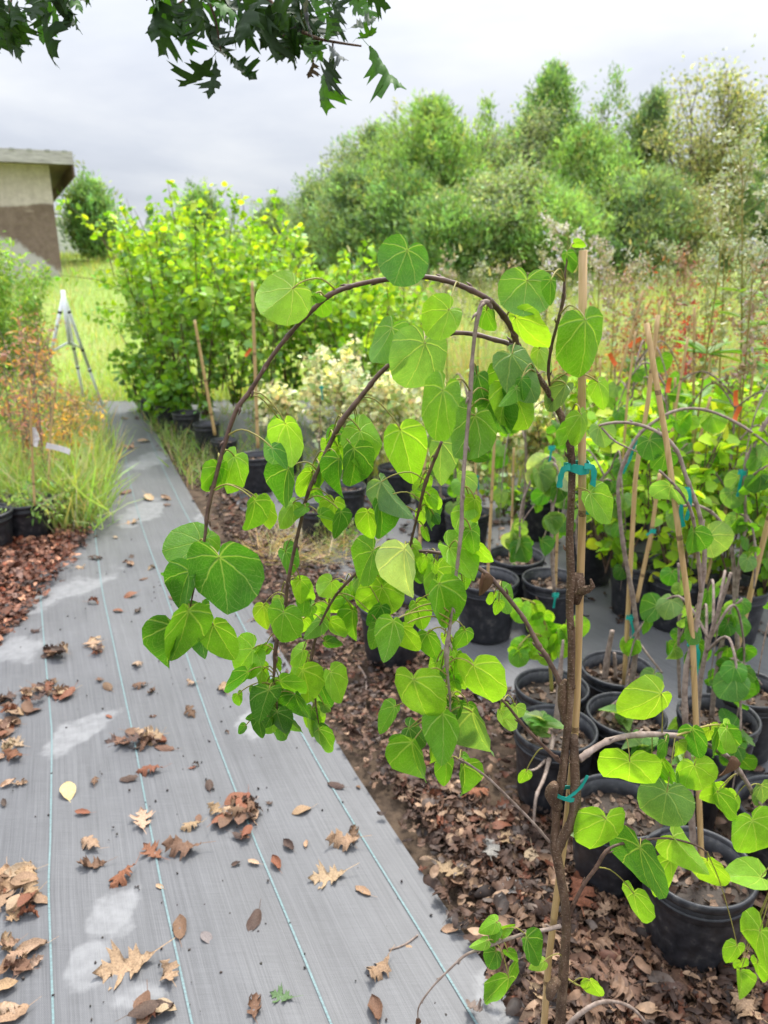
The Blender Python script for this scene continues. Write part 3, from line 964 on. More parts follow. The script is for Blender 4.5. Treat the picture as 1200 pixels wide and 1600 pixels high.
# swollen cane joint with a snapped side shoot
b = Batch()
for (u, v, r) in [(0, 0, 0)]:
    tube(b, [P(900, 942, .893), P(903, 925, .89), P(904, 908, .89), P(905, 895, .893)], [7 * pxm, 12 * pxm, 12 * pxm, 7.5 * pxm], 12)
    tube(b, [P(905, 925, .885), P(917, 921, .878), P(926, 916, .875), P(923, 905, .873)], [9 * pxm, 8 * pxm, 5 * pxm, 2 * pxm], 8)
bpy.data.objects['bamboo_cane'].children
jn = b.build('joint', M_bark, bpy.data.objects['bamboo_cane'])
jn.location = -bpy.data.objects['bamboo_cane'].location


def ribbon(b, pts, wv, half, face=False):
    """flat tape of real thickness along pts; wv: width direction"""
    th = 0.0006
    V, F = [], []
    for i, p in enumerate(pts):
        d = (pts[min(i + 1, len(pts) - 1)] - pts[max(i - 1, 0)]).normalized()
        w = d.cross(Vector((0.12 * math.sin(i), -1, 0.25))) if face else (wv - d * wv.dot(d))
        w = w.normalized() * half * (1 + 0.15 * math.sin(i * 1.9))
        nrm = d.cross(w).normalized() * th
        V += [tuple(p + w + nrm), tuple(p - w + nrm), tuple(p - w - nrm), tuple(p + w - nrm)]
    for i in range(len(pts) - 1):
        for k in range(4):
            F.append([i * 4 + k, i * 4 + (k + 1) % 4, (i + 1) * 4 + (k + 1) % 4, (i + 1) * 4 + k])
    F += [[3, 2, 1, 0], [len(V) - 4, len(V) - 3, len(V) - 2, len(V) - 1]]
    b.add(V, F)


def tape(label, u, v, Y, rad, tails, half=0.004, group='teal tie tapes'):
    """tape loop of radius rad round a cane at (u,v), with hanging tails [(du,dv,...)] in px"""
    c = P(u, v, Y)
    o = thing('tie_tape', label, 'tape', c, group)
    b = Batch()
    ring = []
    for i in range(15):
        a = 2 * math.pi * i / 14
        ring.append(Vector((math.cos(a) * rad, math.sin(a) * rad * 0.75, 0.002 * math.sin(a * 2))))
    ribbon(b, ring, Vector((0, 0, 1)), half)
    b.build('band', M_tape, o, False)
    for tl in tails:
        b = Batch()
        pts = [Vector((tl[0][0], 0, 0)) * 0]
        pts = [P(u + du, v + dv, Y - 0.012) - c for du, dv in tl]
        q, _ = smooth_path(pts, [1] * len(pts), 4)
        ribbon(b, q, Vector((0.75, 0.1, 0.6)), half * 0.62, True)
        b.build('tail', M_tape, o, False)
    return o


tape('wide teal plastic tape tying the weeping trunk to its thick cane, two ends hanging', 901, 730, .888, 0.0150,
     [[(-10, 0), (-20, 3), (-25, 16), (-27, 32)], [(12, -2), (24, 0), (27, 12), (23, 40), (18, 74)]], 0.0052)
tape('dark teal tape knotted low round the forked trunk with one end sticking up', 885, 1240, .885, 0.017, [[(0, 8), (12, 0), (24, -12), (33, -28)]], 0.003)

# ================================================================ BACKGROUND: BUILDING, TREES
PD = Vector((-0.42, 0.907, 0)).normalized()       # direction of the path
PN = Vector((-PD.y, PD.x, 0))                     # to the left of it


def box(b, x0, x1, y0, y1, z0, z1, fr, col=(0.5, 0.5, 0.5)):
    """box in a frame fr(x,y,z)->Vector"""
    V = [tuple(fr(x, y, z)) for x in (x0, x1) for y in (y0, y1) for z in (z0, z1)]
    F = [[0, 1, 3, 2], [4, 6, 7, 5], [0, 4, 5, 1], [2, 3, 7, 6], [0, 2, 6, 4], [1, 5, 7, 3]]
    b.add(V, F, col)


def stucco_mat():
    m, t, out = new_mat('weathered_stucco')
    co = obj_co(t)
    s = node(t, 'ShaderNodeSeparateXYZ')
    t.links.new(co, s.inputs[0])
    big = noise_n(t, co, 1.1, 5, 0.6)
    fine = noise_n(t, co, 11, 6, 0.7)
    streak = noise_n(t, vmath(t, 'MULTIPLY', co, (4, 4, 0.7)), 1.0, 4, 0.6)
    pale = ramp_n(t, math_n(t, 'ADD', math_n(t, 'MULTIPLY', fine, 0.6), math_n(t, 'MULTIPLY', streak, 0.4)), [(0.3, (0.50, 0.41, 0.37)), (0.6, (0.78, 0.67, 0.62))])
    brown = ramp_n(t, math_n(t, 'ADD', math_n(t, 'MULTIPLY', fine, 0.5), math_n(t, 'MULTIPLY', big, 0.5)), [(0.3, (0.15, 0.10, 0.08)), (0.7, (0.34, 0.25, 0.205))])
    line = math_n(t, 'ADD', s.outputs[2], math_n(t, 'MULTIPLY', math_n(t, 'SUBTRACT', big, 0.5), 0.25))
    k = sstep(t, line, 1.19, 1.24)
    low = sstep(t, math_n(t, 'MULTIPLY_ADD', s.outputs[0], 0.75, math_n(t, 'MULTIPLY_ADD', big, 1.3, math_n(t, 'MULTIPLY_ADD', fine, 0.3, s.outputs[2]))), 0.72, 0.90)
    base = mix_c(t, low, (0.58, 0.53, 0.51, 1), brown)
    patch = sstep(t, noise_n(t, co, 1.7, 4, 0.6, 0.5), 0.60, 0.68)
    base = mix_c(t, patch, base, (0.44, 0.34, 0.28, 1))
    col = mix_c(t, k, base, pale)
    p = principled(t, col, 0.9, 0.15, bump_n(t, fine, 0.6, 0.03))
    t.links.new(p.outputs[0], out.inputs[0])
    return m


def build_building():
    D = 15.0
    c = P(94, 400, D)
    base = Vector((c.x, c.y, hill(c.x, c.y)))
    bd = thing('stucco_building', 'flat-roofed outbuilding with peeling stucco over brown walls', 'building', base)
    # local x runs along the front away from its near corner, local y goes back
    fr = lambda x, y, z: PN * x + PD * y + Vector((0, 0, z))
    top = 1.5 + (400 - 270) / FPX * depth_of(c) - base.z
    b = Batch()
    rows = [0.0, 0.6, 1.2, top]
    box(b, 0, 6.5, 0, 7.0, -0.4, top, fr)
    wall = b.build('wall', stucco_mat(), bd, False)
    wood = simple_mat('grey_fascia', (0.34, 0.31, 0.29), (0.64, 0.60, 0.57), 5, 0.8, 0.2, 0.4, 0.01, (1, 1, 8))
    dark = simple_mat('brown_soffit', (0.11, 0.075, 0.055), (0.20, 0.145, 0.11), 6, 0.8, 0.2, 0.3, 0.01, (2, 2, 2))
    b = Batch()
    box(b, -0.36, 6.9, -0.42, 7.3, top + 0.0, top + 0.06, fr)
    roof = b.build('soffit', dark, bd, False)
    b = Batch()
    box(b, -0.385, 6.9, -0.45, -0.422, top - 0.02, top + 0.19, fr)
    b.build('fascia', wood, bd, False)
    b = Batch()
    box(b, -0.39, -0.362, -0.42, 7.3, top - 0.22, top + 0.17, fr)
    b.build('fascia', dark, bd, False)
    b = Batch()
    box(b, -0.36, 6.9, -0.42, 7.3, top + 0.062, top + 0.165, fr)
    for i in range(26):
        box(b, -0.30 + i * 0.28, -0.22 + i * 0.28, -0.46, 7.2, top + 0.166, top + 0.20, fr)
    b.build('roof', simple_mat('metal_roof', (0.3, 0.29, 0.28), (0.5, 0.49, 0.48), 3, 0.6, 0.3, 0.2), bd, False)
    # far white shed, only its gable end shows
    c = P(112, 400, 27)
    base = Vector((c.x, c.y, hill(c.x, c.y)))
    sh = thing('white_shed', 'far white metal shed half hidden behind the outbuilding', 'shed', base)
    fr2 = lambda x, y, z: Vector((x, y, z))
    b = Batch()
    box(b, -3.0, 0.55, 0, 4, -0.3, 1.25, fr2)
    b.build('wall', simple_mat('white_siding', (0.55, 0.52, 0.5), (0.7, 0.68, 0.66), 2, 0.6), sh, False)
    b = Batch()
    b.add([(-3.2, -0.2, 1.62), (0.75, -0.2, 1.26), (0.75, 4.2, 1.26), (-3.2, 4.2, 1.62), (-3.2, -0.2, 1.70), (0.75, -0.2, 1.34), (0.75, 4.2, 1.34), (-3.2, 4.2, 1.70)],
          [[0, 1, 2, 3], [7, 6, 5, 4], [0, 4, 5, 1], [1, 5, 6, 2], [2, 6, 7, 3], [3, 7, 4, 0]])
    b.build('roof', simple_mat('white_roof', (0.6, 0.58, 0.56), (0.72, 0.7, 0.68), 2, 0.5), sh, False)


build_building()


def rand_rot(n, up=None):
    """n random rotation matrices (3x3)"""
    q = rng.normal(size=(n, 4))
    q /= np.linalg.norm(q, axis=1)[:, None]
    w, x, y, z = q.T
    return np.stack([np.stack([1 - 2 * (y * y + z * z), 2 * (x * y - z * w), 2 * (x * z + y * w)], -1),
                     np.stack([2 * (x * y + z * w), 1 - 2 * (x * x + z * z), 2 * (y * z - x * w)], -1),
                     np.stack([2 * (x * z - y * w), 2 * (y * z + x * w), 1 - 2 * (x * x + y * y)], -1)], 1)


def mats_from(pos, ydir, scale, roll=None, wscale=None):
    """(N,4,4) with local +Y along ydir, random roll"""
    n = len(pos)
    y = ydir / np.maximum(np.linalg.norm(ydir, axis=1), 1e-9)[:, None]
    rv = rng.normal(size=(n, 3))
    x = rv - y * np.sum(rv * y, 1)[:, None]
    x /= np.linalg.norm(x, axis=1)[:, None]
    z = np.cross(x, y)
    M = np.zeros((n, 4, 4))
    ws = scale if wscale is None else wscale
    M[:, :3, 0] = x * ws[:, None]
    M[:, :3, 1] = y * scale[:, None]
    M[:, :3, 2] = z * scale[:, None]
    M[:, :3, 3] = pos
    M[:, 3, 3] = 1
    return M


def facing_mats(pos, ydir, normal, scale, wk=1.0):
    n = len(pos)
    y = ydir / np.maximum(np.linalg.norm(ydir, axis=1), 1e-9)[:, None]
    z = normal - y * np.sum(normal * y, 1)[:, None]
    z /= np.maximum(np.linalg.norm(z, axis=1), 1e-9)[:, None]
    x = np.cross(y, z)
    M = np.zeros((n, 4, 4))
    M[:, :3, 0] = x * (scale * wk)[:, None]
    M[:, :3, 1] = y * scale[:, None]
    M[:, :3, 2] = z * scale[:, None]
    M[:, :3, 3] = pos
    M[:, 3, 3] = 1
    return M


def cols(n, base, sat=0.16, val=0.30, alt=None, altp=0.0):
    c = np.tile(np.asarray(base, dtype=np.float32), (n, 1))
    if alt is not None:
        k = rng.random(n) < altp
        c[k] = np.asarray(alt)
    c *= np.exp(rng.normal(0, val, (n, 1)))
    c *= np.exp(rng.normal(0, sat, (n, 3)) * np.array([0.8, 0.35, 0.8]))
    return c


BLADE = (np.array([(-.5, 0, 0), (.5, 0, 0), (.42, .5, .06), (-.42, .5, .06), (0, 1, 0)], dtype=np.float32) * np.array([0.24, 1, 1]), [[0, 1, 2, 3], [3, 2, 4]])
SPRIG = (np.array([(0, 0, 0), (.34, .45, .08), (0, 1, .02), (-.34, .45, .08)], dtype=np.float32) * np.array([.42, 1, 1]), [[0, 1, 2, 3]])
HLEAF = (np.array([(0, 0, 0), (.36, .02, .06), (.50, .38, .10), (.28, .76, .02), (0, 1, -.12), (-.28, .76, .02), (-.50, .38, .10), (-.36, .02, .06), (0, .5, -.03)], dtype=np.float32),
         [[0, 1, 2, 8], [8, 2, 3, 4], [8, 4, 5, 6], [0, 8, 6, 7]])
LANCE = (np.array([(0, 0, 0), (.16, .3, .03), (.13, .65, .0), (0, 1, -.12), (-.13, .65, .0), (-.16, .3, .03), (0, .45, -.03)], dtype=np.float32),
         [[0, 1, 6], [1, 2, 6], [2, 3, 6], [3, 4, 6], [4, 5, 6], [5, 0, 6]])


def tree_cedar(name, label, u, vtop, hw, Y, col, alt=(0.34, 0.40, 0.12), pw=0.75, n=2600, dens=1.0, lean=0.0, cat='tree', vb=None):
    """a red cedar: feathery upswept sprays round a tapering trunk. u centre px, vtop top px, hw half width px"""
    c = P(u, 400, Y)
    z0 = hill(c.x, Y)
    pm = depth_of(c) / FPX
    H = (1.5 + (400 - vtop) * pm - z0) * 0.93
    Rm = hw * pm * 1.38
    o = thing(name, label, cat, (c.x, Y, z0), 'trees beyond the meadow')
    b = Batch()
    tube(b, [Vector((0, 0, -0.2)), Vector((0.05, 0, H * 0.5)), Vector((lean, 0, H * 0.96))], [0.035 * H * 0.5, 0.02 * H * 0.5, 0.008], 7, bump=0.1)
    b.build('trunk', M_trunk, o)
    n = int(n * dens * 1.35)
    # limbs
    nl = 60
    h = rng.random(nl) ** 0.8
    pos, dirs, rad = [], [], []
    b2 = Batch()
    lump = rng.uniform(0.55, 1.25, nl)
    for i in range(nl):
        t = 0.02 + 0.96 * h[i]
        az = rng.uniform(0, 2 * math.pi)
        prof = (1 - t) ** (pw * 1.25) * (0.55 + 0.45 * min(1, t * 6)) * lump[i]
        L = max(0.25, Rm * prof * 1.05)
        el = R(20 + 45 * t) + rng.normal(0, 0.12)
        d = Vector((math.cos(az) * math.cos(el), math.sin(az) * math.cos(el), math.sin(el)))
        s = Vector((lean * t, 0, t * H * 0.93))
        mid = s + d * L * 0.55 + Vector((0, 0, -0.04 * L))
        e = s + d * L + Vector((0, 0, 0.10 * L))
        tube(b2, [s, mid, e], [0.03 * (1 - t) + 0.008, 0.015, 0.004], 4, cap=False)
        k = int(n / nl * (0.35 + 1.3 * (1 - t)))
        f = rng.random(k) ** 0.6
        base = np.array(s)[None] * (1 - f)[:, None] + np.array(e)[None] * f[:, None]
        spread = 0.10 + 0.22 * L
        pp = base + rng.normal(0, 1, (k, 3)) * spread * np.array([1, 1, 0.75]) * (0.55 + 0.45 * f)[:, None]
        pos.append(pp)
        dd = np.tile(np.array(d), (k, 1)) + rng.normal(0, 0.45, (k, 3)) + np.array([0, 0, 0.35])
        dirs.append(dd)
    # leader sprays
    for sx, sy, sh, k in [(lean, 0, 0.985, 60)] + [(rng.normal(0, .32) * Rm, rng.normal(0, .32) * Rm, rng.uniform(.72, .96), 34) for _ in range(5)]:
        f = rng.random(k)
        w_ = (1 - f) * 0.13 + 0.015
        pp = np.stack([sx + rng.normal(0, 1, k) * w_ * 1.3, sy + rng.normal(0, 1, k) * w_ * 1.3, H * (sh - 0.20 + 0.20 * f)], 1)
        pos.append(pp)
        dirs.append(np.stack([rng.normal(0, .25, k), rng.normal(0, .25, k), np.ones(k)], 1))
    b2.build('limb', M_trunk, o)
    pos = np.concatenate(pos)
    dirs = np.concatenate(dirs)
    # each spray is a handful of scaly twigs
    m = 10
    pos = np.repeat(pos, m, 0) + rng.normal(0, 0.075, (len(pos) * m, 3))
    dirs = np.repeat(dirs / np.linalg.norm(dirs, axis=1)[:, None], m, 0) + rng.normal(0, 0.42, (len(pos), 3))
    sc = rng.uniform(0.08, 0.21, len(pos)) * (0.7 + 0.045 * H)
    bb = Batch()
    cc = np.repeat(cols(len(pos) // m, col, 0.12, 0.30, alt, 0.12), m, 0)
    bb.inst(*SPRIG, mats_from(pos, dirs, sc, wscale=sc * 0.9), cc)
    kind(bb.build('crown', M_treebat, o), 'stuff')
    return o


def tree_broad(name, label, u, vtop, hw, Y, col, alt, n=5200, leaf=0.10, vb=430, open_=0.0, cat='tree', group='trees beyond the meadow', upness=0.6):
    """loose broadleaved tree: forking limbs, leaves in clumps round the twigs"""
    c = P(u, 400, Y)
    z0 = hill(c.x, Y)
    pm = depth_of(c) / FPX
    H = (1.5 + (400 - vtop) * pm - z0) * 0.90
    Rm = hw * pm
    o = thing(name, label, cat, (c.x, Y, z0), group)
    b = Batch()
    tips = []

    def grow(p, d, L, r, lev):
        q = p + d * L * 0.5 + Vector((random.uniform(-1, 1), random.uniform(-1, 1), 0)) * L * 0.06
        e = p + d * L
        tube(b, [p, q, e], [r, r * 0.8, r * 0.6], 6 if lev < 2 else 4, cap=False)
        if lev >= 2:
            tips.append((q, d, lev))
        if lev == 4 or L < 0.25:
            tips.append((e, d, lev))
            return
        for _ in range(3 if lev < 3 else 2):
            nd = (d + Vector((random.gauss(0, .55), random.gauss(0, .55), random.gauss(0.12, .3) * upness))).normalized()
            grow(p.lerp(e, random.uniform(0.55, 1)), nd, L * random.uniform(0.6, 0.82), r * 0.6, lev + 1)

    for s in range(3):
        a = random.uniform(0, 6.28)
        grow(Vector((math.cos(a) * 0.2, math.sin(a) * 0.2, -0.2)), Vector((math.cos(a) * .22 * Rm, math.sin(a) * .22 * Rm, 1)).normalized(), H * 0.36, 0.045 + 0.008 * H, 0)
    tp = np.array([tuple(p) for p, _, _ in tips])
    # fit the crown to its height and width
    sx = Rm / max(np.percentile(np.abs(tp[:, 0]), 95), .1)
    sz = H / max(tp[:, 2].max(), .1)
    S = np.array([sx, min(sx, 1.5), sz])
    for a in b.v:
        a *= S.astype(np.float32)
    tp = tp * S
    b.build('trunk', M_trunk, o)
    tp = tp[tp[:, 2] > H * 0.10]
    lowp = tp[rng.integers(0, len(tp), len(tp) // 5)] * np.array([1.0, 1.0, .35])
    tp = np.concatenate([tp, lowp])
    n = int(n * 1.7)
    leaf *= .82
    idx = rng.integers(0, len(tp), n)
    clump = 0.16 + 0.10 * rng.random(len(tp))
    pos = tp[idx] + rng.normal(0, 1, (n, 3)) * clump[idx][:, None] * np.array([1, 1, .8]) * (0.75 + 0.05 * H)
    pos[:, 2] = np.maximum(pos[:, 2], 0.15)
    dirs = rng.normal(0, 1, (n, 3)) + np.array([0, 0, -0.2])
    sc = rng.uniform(0.7, 1.3, n) * leaf
    tint = np.exp(rng.normal(0, 0.22, len(tp)))
    cc = cols(n, col, 0.12, 0.16, alt, 0.2) * tint[idx][:, None]
    bb = Batch()
    bb.inst(*SPRIG, mats_from(pos, dirs, sc, wscale=sc * 2.0), cc)
    kind(bb.build('crown', M_treebat, o), 'stuff')
    return o


CG = (0.25, 0.42, 0.125)  # tree colours are paled and greyed in place of haze
CG2 = (0.31, 0.49, 0.135)
CD = (0.25, 0.37, 0.155)
OL = (0.34, 0.41, 0.20)
OL2 = (0.44, 0.46, 0.19)
tree_cedar('cedar_tree', 'bright green feathery cedar with a thin pointed tip, above the arch of the weeping tree', 675, 165, 88, 20, CG2, pw=0.55, n=3600)
tree_cedar('cedar_tree', 'tallest deep green cedar whose narrow spire tops the tree row', 848, 112, 78, 23, CG, pw=0.62, n=4200)
tree_cedar('cedar_tree', 'slim dark cedar spire squeezed between the tall cedar and the olive tree', 1000, 150, 46, 22, CD, pw=0.6, n=2200)
tree_cedar('cedar_tree', 'rounded mid-green cedar low in front of the tall spire', 905, 205, 72, 20.5, CG2, pw=0.5, n=3400)
tree_cedar('cedar_tree', 'broad cedar with dusty green skirt at the loose edge of the tree row', 588, 200, 62, 22, CD, pw=0.5, n=2600)
tree_cedar('cedar_tree', 'dark cedar behind the seed-headed weeds at the frame edge', 1178, 190, 70, 22, CG, pw=0.6, n=3000)
tree_cedar('cedar_tree', 'dull green cedar filling the gap beneath the olive tree', 1000, 290, 66, 18.5, CD, pw=0.4, n=3000)
tree_cedar('cedar_tree', 'bushy cedar at the shady foot of the tall spire', 830, 300, 60, 18, CG, pw=0.4, n=2800)
tree_cedar('cedar_tree', 'low dark cedar spreading at the shadowy foot of the bright cedar', 560, 285, 64, 19.5, CD, pw=0.4, n=2600)
tree_cedar('cedar_tree', 'green cedar filling the row between the bright cedar and the grey olive tree', 730, 235, 60, 22.5, CG, pw=0.45, n=3000)
tree_cedar('cedar_tree', 'bushy green cedar low between the tall spire and the slim dark spire', 950, 265, 62, 19.5, CG2, pw=0.42, n=3000)
tree_cedar('cedar_tree', 'dull cedar at the low edge of the tree row, over the cane tops', 1120, 255, 66, 21, CD, pw=0.45, n=3000)
tree_cedar('cedar_tree', 'dense cedar closing the gap at the foot of the pale willowy bush', 860, 330, 66, 17, CG2, pw=0.4, n=2600)
tree_cedar('cedar_tree', 'low green cedar beside the pale willowy bush', 710, 330, 56, 17, CG, pw=0.4, n=2400)
tree_cedar('cedar_tree', 'low cedar in front of the bright cedar, just above the arch', 640, 300, 70, 18.5, CG, pw=0.4, n=2800)
tree_cedar('small_cedar', 'small lone cedar beside the stucco outbuilding', 150, 298, 30, 17.5, (0.27, 0.46, 0.15), pw=1.05, n=1500)
tree_cedar('small_cedar', 'small cedar whose tip pokes over the lime green shrubs', 317, 312, 26, 18.5, CG, pw=1.1, n=1000)
tree_cedar('cedar_tree', 'distant dull cedar just behind the end of the shrub row', 432, 318, 44, 26, CD, pw=0.8, n=1500)
tree_cedar('cedar_tree', 'squat grey-green cedar at the low end of the tree row', 498, 292, 46, 24, CD, pw=0.45, n=2000)
tree_broad('olive_tree', 'tall loose olive-yellow tree with sky showing through its crown', 1062, 104, 82, 20, OL2, (0.16, 0.22, 0.07), n=6500, leaf=0.105)
tree_broad('olive_tree', 'greyish olive tree standing between the bright cedar and the tall spire', 778, 162, 66, 21.5, OL, (0.12, 0.18, 0.07), n=6500, leaf=0.10)
tree_broad('pale_bush', 'pale willowy bush leaning out at the foot of the grey olive tree', 778, 250, 74, 17.5, (0.38, 0.46, 0.22), (0.30, 0.42, 0.15), n=8000, leaf=0.10)
tree_broad('leafy_tree', 'thin tree with sparse bright leaves beside the tall cedar spire', 925, 140, 38, 22, (0.2, 0.3, 0.06), (0.12, 0.22, 0.05), n=1800, leaf=0.11)
tree_broad('olive_tree', 'low yellowish olive thicket under the tall loose tree', 1085, 290, 84, 18, OL2, (0.40, 0.36, 0.15), n=5600, leaf=0.09)
tree_broad('olive_tree', 'wispy olive tree at the thin edge of the tree row', 540, 222, 30, 21, OL, (0.14, 0.2, 0.06), n=2000, leaf=0.09)


def treeline():
    """a far wood beyond the bank that reads as one mass"""
    n = 12000
    x = rng.uniform(-75, 60, n)
    y = 70 + rng.normal(0, 2.5, n)
    hh = 2.2 + 1.1 * np.sin(x * 0.45) * np.sin(x * 0.17 + 1) + 0.6 * np.sin(x * 1.3)
    z = 0.95 + rng.random(n) ** 0.7 * np.maximum(hh, 0.8)
    pos = np.stack([x, y, z], 1)
    sc = rng.uniform(0.5, 1.2, n)
    bb = Batch().inst(*BLADE, mats_from(pos, rng.normal(0, 1, (n, 3)), sc, wscale=sc * 2.2), cols(n, (0.18, 0.26, 0.13), .1, .2))
    kind(bb.build('far_treeline', M_treebat), 'stuff')


treeline()


# ---- white tripod standing where the path ends
def build_tripod():
    Y = 7.4
    ap = P(99, 462, Y)
    f1 = G(160, 634)
    f2 = Vector((ap.x - 0.42, Y + 0.05, 0.0))
    f3 = Vector((ap.x - 0.30, Y + 0.95, 0.0))
    base = Vector((ap.x, ap.y, 0))
    o = thing('tripod_stand', 'white metal tripod stand on the grass where the fabric path ends', 'tripod', base)
    for f in (f1, f2, f3):
        f = Vector((f.x, f.y, 0.0))
        b = Batch()
        a, e = ap - base, f - base
        tube(b, [a, a.lerp(e, 0.62)], [0.017, 0.017], 10)
        tube(b, [a.lerp(e, 0.58), e], [0.0145, 0.0145], 10)
        lg = b.build('leg', M_white, o)
        for t_ in (0.12, 0.45, 0.64):
            b = Batch()
            c0 = a.lerp(e, t_)
            tube(b, [c0, c0 + (e - a).normalized() * 0.022], [0.0195, 0.0195], 10)
            b.build('collar', M_dark, lg)
        b = Batch()
        hub = ap - base + Vector((0, 0, -0.42))
        tube(b, [hub, a.lerp(e, 0.45)], [0.010, 0.010], 8)
        b.build('brace', M_white, o)
    b = Batch()
    tube(b, [ap - base + Vector((0, 0, 0.05)), ap - base + Vector((0, 0, -0.45))], [0.022, 0.016], 10)
    b.build('centre_post', M_white, o)


build_tripod()

# ================================================================ POTS
def lathe(b, prof, seg=40, rib=None, col=(0.5, 0.5, 0.5)):
    V, F = [], []
    for (r, z, k) in prof:
        for i in range(seg):
            a = 2 * math.pi * i / seg
            rr = r * (1 + (k * 0.022 if (i % 2) else 0))
            V.append((rr * math.cos(a), rr * math.sin(a), z))
    for j in range(len(prof) - 1):
        for i in range(seg):
            i2 = (i + 1) % seg
            F.append([j * seg + i, j * seg + i2, (j + 1) * seg + i2, (j + 1) * seg + i])
    b.add(V, F, col)
    return b


m, t, out = new_mat('black_pot_plastic')
co = obj_co(t)
nz = noise_n(t, co, 9, 4, 0.6)
sc_ = noise_n(t, vmath(t, 'MULTIPLY', co, (30, 30, 5)), 1.0, 4, 0.7)
c = ramp_n(t, nz, [(0.35, (0.012, 0.013, 0.016)), (0.58, (0.028, 0.029, 0.034)), (0.75, (0.09, 0.085, 0.08))])
c = mix_c(t, sstep(t, sc_, 0.62, 0.8), c, (0.085, 0.08, 0.075, 1))
p = principled(t, c, 0.42, 0.45, bump_n(t, sc_, 0.12, 0.003))
t.links.new(p.outputs[0], out.inputs[0])
M_pot = m

POT_BODY = lathe(Batch(), [(0.0, 0.0, 0), (.385, 0.0, 0), (.40, .015, 0), (.405, .06, 1), (.445, .55, 1), (.455, .70, 1), (.460, .73, 0), (.475, .75, 0), (.48, .95, 0), (.462, .952, 0), (.452, .76, 0), (.43, .55, 0), (.41, .5, 0)], 56).mesh('pot_body')
POT_RIM = lathe(Batch(), [(.482, .905, 0), (.502, .91, 0), (.512, .935, 0), (.512, .985, 0), (.502, 1.0, 0), (.485, 1.0, 0), (.470, .985, 0), (.462, .93, 0)], 56).mesh('pot_rim')
POT_BAND = lathe(Batch(), [(.478, .80, 0), (.492, .806, 0), (.494, .83, 0), (.480, .838, 0)], 56).mesh('pot_band')
for me in (POT_BODY, POT_RIM, POT_BAND):
    me.materials.append(M_pot)


def soil_mesh(seed):
    r = np.random.default_rng(seed)
    b = Batch()
    V, F = [(0, 0, .80)], []
    for j in range(1, 6):
        for i in range(24):
            a = 2 * math.pi * i / 24
            rr = .452 * j / 5
            V.append((rr * math.cos(a), rr * math.sin(a), .80 - .03 * (j / 5) ** 2 + r.normal(0, .008)))
    for i in range(24):
        F.append([0, 1 + i, 1 + (i + 1) % 24])
        for j in range(4):
            a = 1 + j * 24
            F.append([a + i, a + 24 + i, a + 24 + (i + 1) % 24, a + (i + 1) % 24])
    b.add(V, F, (.05, .036, .026))
    # bark chips and crumbled leaves on the mix
    n = 130
    a = r.uniform(0, 6.28, n)
    q = .43 * np.sqrt(r.random(n))
    pos = np.stack([q * np.cos(a), q * np.sin(a), .79 + r.random(n) * .03], 1)
    d = np.stack([np.cos(a * 7), np.sin(a * 7), r.normal(0, .35, n)], 1)
    sc = r.uniform(.04, .13, n)
    pal = np.array([(.12, .07, .045), (.22, .14, .09), (.08, .055, .04), (.30, .21, .14), (.16, .10, .06)])
    b.inst(*HLEAF, mats_from(pos, d, sc, wscale=sc * .8), pal[r.integers(0, 5, n)])
    me = b.mesh('potting_mix')
    me.materials.append(M_litter)
    return me


SOILS = [soil_mesh(i) for i in range(4)]
POT_GROUP = 'black nursery pots'
pots = []


def pot(label, u, v, dia, h=None, z=None, name='nursery_pot'):
    """pot whose rim centre shows at (u, v)"""
    h = h or dia * 0.97
    c = G(u, v, h)
    o = thing(name, label, 'plant pot', (c.x, c.y, 0.006), POT_GROUP, random.uniform(0, 6.28))
    o.rotation_euler[0] = R(random.uniform(-1.2, 1.2))
    M = Matrix.Diagonal((dia * 0.98, dia * 0.98, h, 1))
    body = link('pot_body', POT_BODY, o, None, M)
    link('rim', POT_RIM, o, None, M)
    link('band', POT_BAND, o, None, M)
    link('soil', random.choice(SOILS), o, None, M)
    pots.append((c.x, c.y, dia / 2))
    return o


pot('black pot standing alone in front on the leaf litter, under the lowest big leaves', 1093, 1352, .245, .225)
pot('black pot just behind the front pot, close beside the thick bamboo cane', 968, 1258, .235, .225)
pot('black pot with pale weeds in it, its side showing beside the forked trunk', 868, 1138, .235, .235)
pot('black pot behind the weedy pot, holding a lime leafed seedling', 862, 1074, .23, .225)
pot('black pot with a leaning grey stem, behind the two crossed canes', 978, 1116, .23, .225)
pot('black pot holding a bare redbud stem and straight cane, behind the trunk', 965, 1045, .235, .225)
pot('black pot mostly hidden under the arching side branch with light leaves', 1070, 1182, .235, .225)
pot('black pot with a slanted cane stuck in it at the frame edge', 1168, 1076, .235, .225)
pot('black pot cut by the frame edge behind the front pot', 1232, 1262, .24, .225)
pot('black pot shaded between the slanted cane and the crossed canes', 1122, 1118, .23, .225)
pot('large ribbed black pot on grey fabric in the gap between the hanging twigs', 762, 905, .262, .25)
pot('black pot half hidden behind the large ribbed pot', 806, 868, .25, .24)
pot('black pot behind the low hanging leaf cluster, beside the leaf litter strip', 612, 945, .25, .23)
pot('black pot seen between the two hanging branches, straw around it', 494, 795, .19, .19)
pot('black pot under the pair of leaves near the shrub row', 402, 712, .25, .24)
pot('black pot first in the shrub row beside the fabric path', 322, 662, .21, .24)
pot('small black pot wedged behind the first pot of the shrub row', 350, 688, .20, .17)
pot('black pot with a tall dark side under the cream leafed shrubs', 682, 770, .25, .26)
pot('low black pot in front of the tall dark pot, under a leaf pair', 668, 872, .22, .2)
pot('black pot behind the hanging grey twig among cream shrubs', 730, 800, .24, .24)
pot('black pot behind the thick cane, beside the teal tails', 925, 830, .25, .25)
pot('black pot between the cane and the crossed canes, farther back', 1000, 878, .25, .24)
pot('black pot in shade behind the arching bare twigs', 1062, 895, .25, .24)
